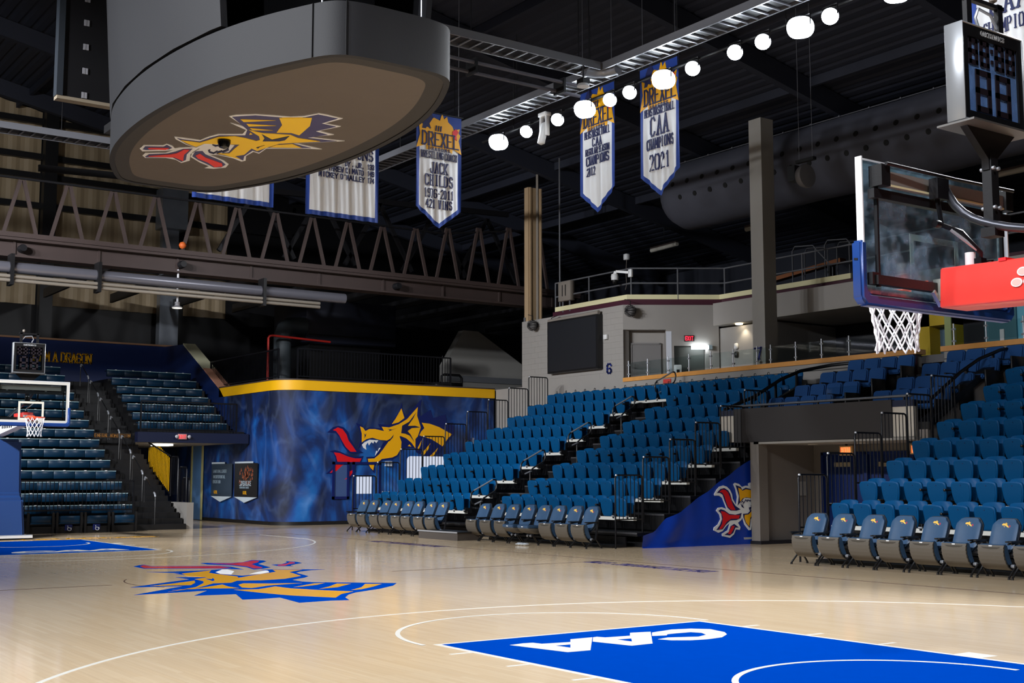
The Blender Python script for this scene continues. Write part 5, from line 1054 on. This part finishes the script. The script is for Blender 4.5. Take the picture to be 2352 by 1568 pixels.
def shotclock(label, loc, rz, face):
    """transparent two-sided clock, face towards local +x and -x"""
    t = thing('shot_clock', label, 'shot clock', loc, rz)
    hw, hh = .385, .375
    f = MB().box((-.08,-hw,-hh), (.08,-hw+.012,hh)).box((-.08,hw-.012,-hh), (.08,hw,hh)).box((-.079,-hw+.013,hh-.012), (.079,hw-.013,hh-.001)).box((-.079,-hw+.013,-hh+.001), (.079,hw-.013,-hh+.012))
    f.build('housing', mat('clock_silver', (168,172,178), .35, .5), t, bevel=.004)
    e = MB()
    for s in (-1, 1):
        x0, x1 = (.055, .073) if s > 0 else (-.073, -.055)
        e.box((x0,-hw+.014,-hh+.014), (x1,-hw+.07,hh-.014)).box((x0,hw-.07,-hh+.014), (x1,hw-.014,hh-.014)).box((x0,-hw+.07,hh-.10), (x1,hw-.07,hh-.014)).box((x0,-hw+.07,-hh+.014), (x1,hw-.07,-hh+.075))
    e.build('black_bezel', BLACK, t)
    gp = MB().box((.050,-hw+.05,-hh+.05), (.056,hw-.05,hh-.05)).box((-.056,-hw+.05,-hh+.05), (-.050,hw-.05,hh-.05)).build('clear_face', face, t)
    SEGS = {'a': ((0,1),(1,1)), 'b': ((1,1),(1,.5)), 'c': ((1,.5),(1,0)), 'd': ((0,0),(1,0)), 'e': ((0,0),(0,.5)), 'f': ((0,.5),(0,1)), 'g': ((0,.5),(1,.5))}
    sgs = {1: MB(), -1: MB()}
    def dig(y, z, w, h, th):
        for a, c in SEGS.values():
            for s in (-1, 1):
                sg = sgs[s]
                p, q = (s*.06, y+a[0]*w, z+a[1]*h), (s*.06, y+c[0]*w, z+c[1]*h)
                ext = th/2; d = (Vector(q)-Vector(p)).normalized()*ext
                sg.bar(Vector(p)-d*.9, Vector(q)+d*.9, th, .012, (1,0,0)) if abs(d.z) < 1e-6 else sg.bar(Vector(p)-d*.9, Vector(q)+d*.9, th, .012, (1,0,0))
    for y in (-.275, -.135, .055, .195): dig(y, .085, .08, .165, .034)
    for y in (-.20, .05): dig(y, -.265, .145, .28, .044)
    for z in (.125, .21):
        for s in (-1, 1): sgs[s].box((s*.06-.006,-.015,z-.014), (s*.06+.006,.013,z+.014))
    for s in (-1, 1): stuff(sgs[s].build('digit_segments', mat('segment_dark', (30,22,30), .5), t))
    b = MB()
    for s in (-1, 1): text(b, 'DAKTRONICS', lambda u, v, q: (s*(.074+q), s*u, v), -.15, .305, .032, .021, .007, 0, .002, False, .45)
    b.build('maker_lettering', mat('maker_white', (210,212,216), .5), t)
    br = MB().box((-.16,-.40,-.40), (.16,.40,-.385)).build('base_plate', mat('plate_steel', (120,118,116), .4, .6), t)
    MB().prism([(-.30,-.40),(.30,-.40),(.05,-.62),(.045,-.7),(-.045,-.7),(-.05,-.62)], lambda u, v, q: (q, u, v), -.03, .03).build('bracket', DARK, t)
    fr = MB()
    for y in (-.2, .2): fr.box((-.02,y-.03,hh), (.02,y+.03,hh+.26))
    fr.box((-.02,-.25,hh+.22), (.02,.25,hh+.25)); fr.build('top_frame', DARK, t)
    MB().tube([(0,.06,hh+.02),(0,.1,hh+.1),(0,.06,hh+.18),(0,-.1,hh+.16),(0,-.22,hh+.02)], .012, 6).build('cable', CHROME, t)
    MB().lathe([(.0,-.04),(.03,-.02),(.035,.02),(.0,.04)], (0,-.14,hh+.3), 'z', 10).build('ball_lamp', GREYT, t)
    return t
goal('basketball_goal', 'near basketball goal seen from behind, glass backboard and red padded arm', (.13,-.10,.01), 0, False)
goal('basketball_goal', 'far basketball goal with blue padded base and orange rim facing the camera', (LEN,0,0), math.pi, True)
shotclock('transparent shot clock on top of the near goal', (.83,-.09,4.60), 0, glass('clock_glass', (.80,.88,.98), .2, .06, .3, .34, (130,172,236)))  # pale blue body colour paints reflected glare into the clock face
shotclock('shot clock over the far goal in front of the dragon slogan', (LEN-.80,0,4.56), math.pi, GLASS)
# ------------------------------------------------------------------ centre-hung scoreboard
SBX, SBY = 14.35, -.13
half = [(4.53,0),(4.53,.35),(4.5,.68),(4.38,.92),(4.1,1.10),(3.2,1.5),(2.2,1.78),(1.1,1.93),(0,1.98)]
prof = half+[(-x, y) for x, y in reversed(half[:-1])]
outl = prof+[(x, -y) for x, y in reversed(prof[1:-1])]
def smooth_loop(p, it=2):
    for _ in range(it):
        q = []
        for i in range(len(p)):
            a, c = p[i], p[(i+1) % len(p)]; q += [(a[0]*.75+c[0]*.25, a[1]*.75+c[1]*.25), (a[0]*.25+c[0]*.75, a[1]*.25+c[1]*.75)]
        p = q
    return p
outl = smooth_loop(outl, 2)
sbd = thing('scoreboard', 'huge dark centre-hung scoreboard with rounded ring and dragon emblem underneath', 'scoreboard', (SBX, SBY, 7.2))
SHADE = mat('ring_screen_black', (30,31,36), .7, bump=.15, bscale=90)
def shell(z0, z1, sc0, sc1, th=.12):
    b = MB(); n = len(outl)
    A = [(x*sc0, y*sc0+0, z0) for x, y in outl]; Bt = [(x*sc1, y*sc1, z1) for x, y in outl]
    k0 = lambda p, s: (p[0]*s, p[1]*s*(1-.0), p[2])
    I = [(x*sc0-th*x/4.6, y*sc0-th*1.0*y/2.0, z0) for x, y in outl]; J = [(x*sc1-th*x/4.6, y*sc1-th*y/2.0, z1) for x, y in outl]
    b.add(A+Bt+I+J, [f for i in range(n) for f in ((i, (i+1) % n, (i+1) % n+n, i+n), (i+2*n, i+3*n, (i+1) % n+3*n, (i+1) % n+2*n), (i, i+2*n, (i+1) % n+2*n, (i+1) % n), (i+n, (i+1) % n+n, (i+1) % n+3*n, i+3*n))])
    return b
shell(0, .75, 1, 1, .1).build('led_ring', SHADE, sbd, smooth=True)
for i in (47, 53):
    p, q = outl[i], outl[(i+1) % len(outl)]; b = MB(); b.bar((p[0]*1.003,p[1]*1.003,.0), (p[0]*1.003,p[1]*1.003,.75), .015, .015); b.build('panel_joint', BLACK, sbd)
rimw = .42
inn = [(x*(1-rimw/4.7), y*(1-rimw/2.4)) for x, y in outl]; n = len(outl)
b = MB(); b.add([(x, y, .01) for x, y in outl]+[(x, y, .03) for x, y in inn], [(i, i+n, (i+1) % n+n, (i+1) % n) for i in range(n)]); b.build('soffit_rim', mat('soffit_dark', (50,48,48), .7), sbd)
b = MB(); b.prism(inn, lambda u, v, q: (u, v, q), .03, .06); b.build('belly_cloth', mat('belly_taupe', (100,92,86), .85, var=.10, scale=.8, bump=.6, bscale=2.2), sbd)
em = thing('belly_emblem', None, None); em.parent = sbd
emblem(BOARD_D, {'g': GOLDP, 'r': mat('bright_red_print', (244,50,40), .5), 'n': mat('violet_navy_print', (58,56,108), .5)}, lambda u, v, q: (u-SBX, v-SBY, .03-q), .006, .006, em)
MB().lathe([(.0,-.13),(.08,-.10),(.11,-.02),(.11,.05)], (14.9-SBX,.28-SBY,-.02), 'z', 14).build('dome_camera', mat('dome_black', (18,18,20), .15), sbd, smooth=True)
shell(.95, 4.2, 1.0, 1.06, .1).build('upper_screen', SHADE, sbd, smooth=True) if False else None
# upper tier: two long curved screens, end panels
def tier(s):
    b = MB(); pts = [(x, y*s) for x, y in half if True]+[(-x, y*s) for x, y in reversed(half[:-1])]
    pts = [p for p in pts if -2.6 < p[0] < 4.35]; pts = sorted(pts, key=lambda p: p[0]); pts = [(-2.45, s*1.72)]+pts+[(4.35, s*1.0)]
    m = len(pts); lo = [(x, y, .80+.0*x) for x, y in pts]; hi = [(x, y*1.12, 3.6) for x, y in pts]; lo2 = [(x, y-.1*s, .80) for x, y in pts]; hi2 = [(x, y*1.12-.1*s, 3.6) for x, y in pts]
    b.add(lo+hi+lo2+hi2, [f for i in range(m-1) for f in ((i, i+1, i+1+m, i+m), (i+2*m, i+3*m, i+1+3*m, i+1+2*m), (i, i+2*m, i+1+2*m, i+1))]+[(0, m, 3*m, 2*m), (m-1, 3*m-1, 4*m-1, 2*m-1)])
    return b
for s in (1, -1): tier(s).build('upper_screen', SHADE, sbd, smooth=True)
MB().box((4.6,-1.9,1.0), (4.75,3.2,3.8)).build('end_screen', BLACK, sbd) if False else None
MB().box((-2.4,-1.3,.8), (4.2,1.3,.95)).box((-2.2,-.9,.95), (4.0,.9,3.4)).build('core_frame', BLACK, sbd)
for x, y in ((-3.8,-.8),(-3.8,.8),(0,1.2),(0,-1.2),(3.8,.8),(3.8,-.8)): MB().tube([(x,y,.75),(x,y,9)], .015, 5).build('hang_cable', CHROME, sbd)
es = thing('end_screen', 'black video panel with white connectors hanging beyond the scoreboard', 'screen', (22,0,9.6))
MB().box((-.1,-1.8,0), (.1,1.05,5.0)).build('panel_back', BLACK, es); MB().box((-.12,-1.8,-.07), (.12,1.16,0)).build('bottom_trim', mat('trim_pale', (130,120,104), .5), es); MB().box((-.14,1.05,0), (.1,1.18,5.0)).build('side_frame', mat('frame_steel', (60,66,74), .4, .5), es)
for k in range(8): MB().box((-.12,.60,.02+.53*k), (-.1,.65,.15+.53*k)).box((-.12,.54,.02+.53*k), (-.1,.59,.15+.53*k)).build('connector', mat('connector_grey', (130,130,136), .5), es)
for y in (-1.5, .4): MB().tube([(0,y,5),(0,y,7.5)], .02, 5).build('hang_cable', CHROME, es)
# ------------------------------------------------------------------ end truss of brown steel
tr = thing('roof_truss', 'long brown steel truss crossing over the mural and the far bleachers', 'truss', (34,-8,8.4))
MB().box((-.3,-14.2,-.33), (.3,16,-.27)).box((-.05,-14.2,-.27), (.05,16,.17)).box((-.3,-14.2,.17), (.3,16,.25)).build('lower_beam', BEAMM, tr)
MB().bar((-.2,-14.2,.33), (-.2,16,.33), .25, .14).build('ledge', BEAMM, tr)
for k in range(17):
    y = 9.6-1.37*k-.02; zt = 2.05+(0 if y+(-8) > -14 else .12*(-14-(y-8)))
    for s in (-1, 1): MB().bar((0, y+s*.5, .3), (0, y+s*.05, zt), .085, .1).build('web_member', BEAMM, tr)
MB().bar((0,-13.6,2.9), (0,-8,2.1), .06, .06).bar((0,-8,2.1), (0,16,2.1), .06, .06).build('top_rod', DARK, tr)
for y in (-13.0,-10.5,-8.0,-5.5,-3,-.5,2,4.5,7): MB().box((-.09,y-.04,-.27), (.09,y+.04,.17)).build('stiffener', BEAMM, tr)
for y in (-6.0, 1.9, 6.8): MB().lathe([(.10,-.36),(.12,-.3),(.12,.1)], (0,y,-.05), 'x', 12).build('pipe_stub', DARK, tr)
ob = tag(MB().lathe([(.0,-.12),(.085,-.085),(.12,0),(.085,.085),(0,.12)], (33.8,-6.1,8.97), 'z', 14).build('basketball', mat('orange_ball', (206,96,34), .6), smooth=True), 'orange basketball stuck on the ledge of the brown truss', 'ball')
dp = thing('air_pipe', 'long horizontal grey pipes hanging under the brown truss', 'pipe', (33,-4,7.5))
MB().tube([(0,-7.5,.1),(0,14,.15)], .17, 10).build('large_pipe', mat('pipe_grey', (112,112,122), .3, .4), dp)
for dz in (-.16, -.28): MB().tube([(-.15,-6.5,dz),(-.15,14,dz+.02)], .055, 8).build('small_pipe', mat('pipe_tan', (140,132,122), .4, .2), dp)
for y in (-4.5, .8, 3.3, 8): MB().box((-.25,y-.05,-.4), (.2,y+.05,.5)).build('hanger', BLACK, dp)
bl2 = thing('cross_bracing', 'dark joists behind the brown truss above the mural block', 'truss', (40,-12,8.95))
for k in range(9): MB().bar((-5.5,7-2.6*k,-.2), (5.6,7-2.6*k,-.2), .1, .35).build('joist', DARK, bl2)
MB().bar((-4.5,-8,3.0), (-4.5,10,2.3), .12, .2).build('cross_beam', DARK, bl2)
for k in range(5): MB().bar((-4.5,-7+2.4*k,2.7), (-4.5,-5.6+2.4*k,.3), .12, .14).bar((-4.5,-7+2.4*k,2.7), (-4.5,-8.4+2.4*k,.3), .12, .14).build('web_member', DARK, bl2)
pl = thing('pendant_lamp', 'white lamp on a thin rod hanging below the brown truss', 'lamp', (33.85,-6.0,6.98)); MB().tube([(0,0,.05),(0,0,1.2)], .035, 6).build('rod', mat('rod_white', (210,212,222), .35), pl)
MB().lathe([(.08,.16),(.08,.05),(.17,.0),(.17,-.03)], (0,0,0), 'z', 14).build('shade', mat('rod_white', (210,212,222), .35), pl); MB().lathe([(.15,-.03),(.15,-.04)], (0,0,0), 'z', 14).build('lens', emis('pendant_glow', (255,246,225), 1.5), pl)
# ------------------------------------------------------------------ cable trays
TRAYM = mat('tray_steel', (128,130,138), .4, .5)
def tray(label, p, q, rungs=True):
    d = Vector(q)-Vector(p); L = d.length; rz = math.atan2(d.y, d.x)
    t = thing('cable_tray', label, 'cable tray', p, rz)
    for s in (-.3, .3): MB().box((0,s-.02,-.06), (L,s+.02,.12)).build('side_channel', TRAYM, t)
    me = MB().box((-.02,-.3,-.05), (.02,.3,-.02)).mesh('rung', TRAYM)
    for k in range(int(L/.3)):
        o = bpy.data.objects.new('rung', me); C.objects.link(o); o.parent = t; o.location = (.15+.3*k, 0, 0)
    MB().box((0,-.2,-.01), (L,.2,.05)).build('cables', DARK, t)
    for k in range(int(L/3)+1):
        MB().tube([(k*3,0,.1),(k*3,0,2.0)], .012, 5).build('hang_rod', DARK, t)
    return t
tray('steel cable tray running across from the scoreboard to the tray corner', (17.7,-.5,11.1), (17.7,-9.9,11.1))
tray('steel cable tray running along above the row of floodlights', (30.3,-10.3,11.12), (6.5,-10.3,11.12))
tray('pale steel cable tray crossing in front of the tan siding', (30.5,-10.3,11.0), (30.5,9,11.0))
MB().tube([(17.75,-9.7,11.1),(17.72,-10.0,11.1),(17.55,-10.2,11.1),(17.2,-10.28,11.1)], .16, 8).build('corner_bend', TRAYM, bpy.data.objects['cable_tray'])
bpy.data.objects['corner_bend'].matrix_parent_inverse = bpy.data.objects['cable_tray'].matrix_basis.inverted()
cp = thing('conduit_run', 'thin dark conduits beside the tray that crosses from the scoreboard', 'pipe', (18.3,-5,10.9))
for dx, dz in ((0,0),(.25,-.15)): MB().tube([(dx,4.5,dz),(dx,-5.2,dz)], .045, 6).build('conduit', mat('pipe_grey', (112,112,122), .3, .4), cp)
for y in (3,.5,-2,-4.5): MB().box((-.08,y-.03,-.25), (.33,y+.03,.1)).build('clamp', DARK, cp)
sp_ = thing('small_spot', 'small pale spotlight hanging under the tray corner', 'lamp', (17.4,-9.4,10.6)); MB().box((-.12,-.1,0), (.12,.1,.12)).tube([(0,0,.1),(0,0,.5)], .02, 5).build('body', DARK, sp_); MB().lathe([(.15,-.06),(.13,.0)], (0,0,0), 'z', 12).build('lens', mat('lens_pale', (220,224,230), .3), sp_)
# ------------------------------------------------------------------ floodlights on their pipe
lp = thing('light_pipe', 'long dark pipe carrying the row of floodlights', 'pipe', (16,-11.05,10.95)); MB().tube([(8,0,0),(-9,0,0)], .04, 8).tube([(8,.25,.25),(-9,.25,.25)], .03, 6).build('pipe_run', DARK, lp)
for x in (6.5, 3.2, 0, -3.3, -6.5): MB().tube([(x,0,0),(x,0,2.2)], .012, 5).build('hang_rod', DARK, lp)
def flood(x, y, big, label, group, out=1):
    t = thing('floodlight', label, 'lamp', (x, y, 10.66), 0, group)
    r = .235 if big else .165
    d = Vector((-.42 if abs(y) else 0, -.62 if y > 0 else .62, -.55)).normalized(); q = d.to_track_quat('Z', 'Y')
    h = MB().lathe([(.05,-.22),(r*.55,-.2),(r*.95,-.06),(r*1.05,0)], (0,0,0), 'z', 20); h.v = [tuple(q @ Vector(p)) for p in h.v]; h.build('housing', LAMPH, t)
    if big: b = MB().prism(rrect(-r*1.15, r*1.15, -r*.95, r*.95, r*.85, 6), lambda u, v, w_: (u, v, w_), .0, .015)
    else: b = MB().lathe([(r,0),(r,.02)], (0,0,0), 'z', 24)
    b.v = [tuple(q @ Vector(p)) for p in b.v]; b.build('lens', LAMP, t)
    MB().tube([(-r*1.1,0,0),(-r*1.1,0,.22),(r*1.1,0,.22),(r*1.1,0,0)], .015, 5).tube([(0,0,.22),(0,-.26,.29)], .02, 5).build('yoke', DARK, t)
    return t
for i, (x, big) in enumerate(FLOODS):
    flood(x, -10.8, big, '%s glaring floodlight over the sideline seats, %s from the mural end' % ('wide' if big else 'round', ORD[i]), 'floodlights over the sideline seats')
flood(8.6, -10.8, 1, 'wide glaring floodlight over the sideline seats, cut by the top edge of the picture', 'floodlights over the sideline seats')
mv = thing('moving_head', 'white moving-head fixture between two floodlights', 'lamp', (20.9,-10.9,10.5)); MB().box((-.16,-.1,.42), (.16,.1,.52)).box((-.15,-.06,-.1), (-.09,.06,.45)).box((.09,-.06,-.1), (.15,.06,.45)).build('yoke', WHITE, mv, bevel=.01); MB().bar((0,-.02,.25), (0,.12,-.32), .17, .15).build('head', WHITE, mv, bevel=.02)
# hanging speaker on two lines
hs = thing('hanging_speaker', 'dark round speaker hanging on two lines in front of the large duct', 'speaker', (16.8,-16.2,9.3)); MB().lathe([(.05,-.02),(.30,0),(.32,.06),(.26,.2),(.1,.3)], (-.05,0,-.02), 'x', 20).build('bowl', mat('speaker_dark', (92,90,92), .6), hs)
MB().box((-.3,-.06,.35), (.3,.06,.43)).box((.25,-.1,-.1), (.5,.15,.3)).build('bracket', BLACK, hs)
for x in (-.22,.22): MB().tube([(x,0,.4),(x*1.0,0,4.5)], .008, 4).build('line', TRAYM, hs)
# ------------------------------------------------------------------ perforated fabric duct
du = thing('fabric_duct', 'large dark fabric air duct with rows of black holes under the roof', 'duct', (14,-21.3,11.2))
b = MB(); nr_ = 40
pr_ = [(.02,13.2),(.55,13.15),(.95,12.95),(1.15,12.6)]+[(1.16+.012*math.sin(i*1.3), 12.4-26*i/nr_) for i in range(nr_+1)]
b.lathe([(r, h) for r, h in pr_], (0,0,0), 'x', 28); b.build('fabric_tube', DUCTM, du, smooth=True)
hm = MB().lathe([(.085,0),(.085,.012)], (0,0,0), 'z', 12).mesh('air_hole', mat('hole_black', (6,7,10), .8))
for row, (ang, off) in enumerate(((9, 0), (-15, .33))):
    for k in range(34):
        o = bpy.data.objects.new('air_hole', hm); C.objects.link(o); o.parent = du
        a = math.radians(ang); x = 12.1-.70*k-off
        o.location = (x, 1.165*math.cos(a), 1.165*math.sin(a)); o.rotation_euler = (math.radians(-90)+a, 0, 0)
MB().tube([(12.4,.62,1.02),(-13,.62,1.02)], .015, 5).build('hem_line', mat('hem_grey', (90,92,100), .6), du)
me = MB().lathe([(.03,-.02),(.03,.02)], (0,0,0), 'y', 6).mesh('hem_clip', TRAYM)
for k in range(22):
    o = bpy.data.objects.new('hem_clip', me); C.objects.link(o); o.parent = du; o.location = (12-1.1*k, .64, 1.02)
tag(MB().box((15.1,-20.2,12.35), (14.9,-20.12,12.43)).build('white_tag', WHITE), 'tiny white tag on the hem of the fabric duct', 'tag')
# ------------------------------------------------------------------ banners
CLOTHW = mat('banner_white', (232,234,238), .7, bump=.08, bscale=40); CLOTHB = mat('banner_blue', (24,62,150), .7, bump=.08, bscale=40); INKB = mat('banner_ink', (26,34,88), .7)
def banner(label, loc, rz, W, zt, zs, ztip, bw=.11, logo=True, lines=(), seed=0, top_blue=0.0, sc=1.0):
    """local: cloth faces -x before rotation; u runs to the viewer's right, v is height above loc"""
    t = thing('banner', label, 'banner', loc, rz); t.scale = (sc,)*3
    amp = .018
    def cf(u, v, q): return (-q-(amp*math.sin(u*15+seed)+amp*.8*math.sin(u*29+seed*2+v*1.2))*min(1, max(.04,(zt-v-(1.0 if logo else 0))/1.3)), -u, v)
    bot = lambda u: zs-(zs-ztip)*(1-abs(u)/(W/2)) if ztip < zs else zs
    Wi = W/2-bw
    boti = lambda u: bot(u)+bw*1.25
    ztw = zt-top_blue
    MB().grid(lambda a, c: cf(-Wi+2*Wi*a, ztw+(boti(-Wi+2*Wi*a)-ztw)*c, 0), 48, 14).build('cloth', CLOTHW, t, smooth=True)
    b = MB()
    for s in (-1, 1): b.grid(lambda a, c: cf(s*(Wi+bw*a), zt+(bot(s*(Wi+bw*a))-zt)*c, .003), 4, 14)
    b.grid(lambda a, c: cf(-Wi+2*Wi*a, boti(-Wi+2*Wi*a)+(bot(-Wi+2*Wi*a)-boti(-Wi+2*Wi*a))*c, .003), 48, 2)
    b.grid(lambda a, c: cf(-Wi+2*Wi*a, zt+(ztw-zt)*c, .003), 48, 6)
    b.build('blue_border', CLOTHB, t, smooth=True)
    MB().tube([(.0,-W/2-.05,zt),(.0,W/2+.05,zt)], .025, 6).build('top_rod', DARK, t)
    for y in (-W/2+.1, W/2-.1): MB().tube([(0,y,zt),(0,y,(ZR(loc[1])-loc[2])/sc)], .008, 4).build('hang_line', TRAYM, t)
    b = MB()
    for s, v, h, cw, th, u0, sf in lines:
        gp = .62 if sf else .42; cw *= 1.35/(1+gp); w_ = twidth(s, cw, gp); text(b, s, cf, (-w_/2 if u0 is None else u0), v, h, cw, th*.86, .008, .020, sf, gp, 1.0)
    if lines: b.build('lettering', INKB, t)
    if logo:
        y0 = ztw; k = W/1.52
        sh = [(-.68,.42),(-.64,.06),(-.76,-.34),(-.44,-.22),(-.42,-.36),(-.1,-.28),(.2,-.28),(.44,-.36),(.46,-.22),(.76,-.36),(.66,.04),(.72,.20),(.66,.26),(.70,.40),(.42,.30),(0,.24),(-.42,.30)]
        MB().prism([(u*k, y0+.12+v) for u, v in sh], cf, .0, .014).build('gold_scroll', GOLD, t)
        b = MB(); text(b, 'DREXEL', cf, -.56*k, y0-.10, .38, .135*k, .046, .016, .026, True, .56, 1.0)
        text(b, 'DRAGONS', cf, -.36*k, y0-.235, .085, .05*k, .018, .016, .022, True, 1.2); b.build('scroll_lettering', INKB, t)
        b = MB(); b.prism([(-.30*k, y0+.34),(-.36*k, y0+.50),(-.18*k, y0+.62),(.02*k, y0+.56),(.10*k, y0+.78),(.16*k, y0+.62),(.26*k, y0+.72),(.30*k, y0+.56),(.44*k, y0+.46),(.50*k, y0+.34),(.34*k, y0+.30),(.26*k, y0+.22),(.1*k, y0+.28),(-.05*k, y0+.18),(-.22*k, y0+.24)], lambda u, v, q: cf(u, v+.10, q), .0, .014)
        b.build('dragon_crest', GOLD, t)
        b = MB(); b.prism([(-.58*k, y0+.36),(-.5*k, y0+.7),(-.32*k, y0+.95),(-.2*k, y0+.72),(-.34*k, y0+.52),(-.3*k, y0+.36),(-.4*k, y0+.44),(-.46*k, y0+.36)], cf, .0, .018); b.build('crest_wing', INKB, t)
        b = MB(); b.prism([(.44*k, y0+.40),(.56*k, y0+.50),(.66*k, y0+.42),(.58*k, y0+.3),(.6*k, y0+.16),(.48*k, y0+.22)], cf, .0, .022); b.build('crest_flame', RED, t)
        b = MB()
        for u in (-.12, -.04, .04): b.prism([(u*k, y0+.50),(u*k+.04, y0+.50),(u*k+.02, y0+.34),(u*k-.02, y0+.34)], cf, .0, .026)
        b.build('crest_stripe', INKB, t)
    return t
KB = (20.0+4.7186)/(25.4+4.7186); bl_ = lambda y, z: (20.0, 8.2594+(y-8.2594)*KB, 1.59+(z-1.59)*KB)
JB = bl_(-10.48, 8.65)
banner('pointed white banner for a wrestling coach, hanging beside the scoreboard', JB, 0, 1.52, 3.35, .57, 0, lines=(('WRESTLING COACH', 2.02, .19, .063, .022, None, True), ('JACK', 1.60, .30, .115, .04, None, True), ('CHILDS', 1.23, .30, .12, .042, None, True), ('1976-2011', .88, .24, .083, .03, None, True), ('421 WINS', .58, .23, .09, .032, None, True)), seed=1, top_blue=.86, sc=KB)
banner('wide white banner listing champions with weights, partly hidden by the scoreboard', bl_(-7.42, 8.58), 0, 2.2, 3.4, 0, 0, bw=.1, logo=False, lines=(('CHAMPIONS', 1.70, .26, .13, .04, -.62+.0, True), ('DY, JR.', 1.46, .13, .072, .026, .05, False), ('THREW CIMATO', 1.27, .13, .072, .026, -.46, False), ('MICKEY O\'MALLEY', 1.08, .13, .072, .026, -.72, False), ('133', 1.46, .13, .055, .026, .74, False), ('149', 1.27, .13, .055, .026, .74, False), ('174', 1.08, .13, .055, .026, .74, False)), seed=2, sc=KB)
banner('wide white banner with only its lower corner showing under the scoreboard', bl_(-4.28, 8.62), 0, 2.2, 3.3, 0, 0, bw=.1, logo=False, seed=3, sc=KB)
Q = math.radians(-90)
def ybanner(label, x, lines, seed, W=1.37):
    banner(label, (x, -11.6, 8.25), Q, W, 3.25, .55, 0, bw=.10, lines=lines, seed=seed, top_blue=.86)
ybanner('pointed white banner for a regular season title, farther of the two pointed sideline banners', 19.6, (('MENS BASKETBALL', 1.98, .18, .052, .02, None, True), ('CAA', 1.74, .2, .1, .034, None, True), ('REGULAR SEASON', 1.54, .16, .052, .02, None, True), ('CHAMPIONS', 1.27, .22, .075, .03, None, True), ('2012', 1.0, .2, .07, .028, -.42, True)), 4)
ybanner('pointed white banner for the champions of 2021 hanging under the floodlights', 17.25, (('MENS BASKETBALL', 2.0, .18, .055, .02, None, True), ('CAA', 1.5, .44, .17, .055, None, True), ('CHAMPIONS', 1.18, .24, .08, .03, None, True), ('2021', .66, .36, .14, .045, None, True)), 5)
ybanner('pointed white banner behind the near shot clock', 7.95, (('CAA', 1.66, .36, .2, .055, None, True), ('CHAMPIONS', 1.3, .24, .09, .03, None, True), ('4', .8, .36, .14, .045, .42, True)), 6, 1.5)
# ------------------------------------------------------------------ paint on the floor
em = bpy.data.objects.new('centre_emblem', None); C.objects.link(em); em.parent = fl
emblem(FLOOR_D, {'n': BLUEP, 'd': BLUEP, 'g': mat('court_gold', (236,172,22), .2, spec=.3), 'r': mat('court_red', (212,40,56), .2, spec=.3)}, lambda u, v, q: (u, v, q), .001, .001, em)
em = bpy.data.objects.new('lane_lettering', None); C.objects.link(em); em.parent = fl
emblem(CAA_D, {}, lambda u, v, q: (u, v, q), .001, .001, em)
em2 = bpy.data.objects.new('lane_lettering', None); C.objects.link(em2); em2.parent = fl; em2.location = (LEN, 0, 0); em2.rotation_euler = (0, 0, math.pi)
for c in kids(em):
    d = c.copy(); C.objects.link(d); d.parent = em2
FT = lambda x, y: (lambda u, v, q: (x-u*-1, y+v*1, q))
b = MB(); text(b, 'DREXELDRAGONS.COM', lambda u, v, q: (11.1+u, -7.28-(.42-v)*-1, q), 0, 0, .36, .135, .05, 0, .002, True, .4) ; b.build('court_lettering', mat('court_purple', (62,54,122), .25), fl)
b = MB(); text(b, 'DREXELDRAGONS.COM', lambda u, v, q: (20.4+u, -7.28+(v-.42), q), 0, 0, .36, .135, .05, 0, .002, True, .4); b.build('court_lettering', mat('court_purple', (62,54,122), .25), fl)
b = MB(); text(b, 'DREXEL DRAGONS', lambda u, v, q: (29.1+v, 2.9-u, q), 0, 0, .55, .38, .08, 0, .002, True, .35); b.build('baseline_lettering', mat('court_gold', (236,172,22), .2, spec=.3), fl)
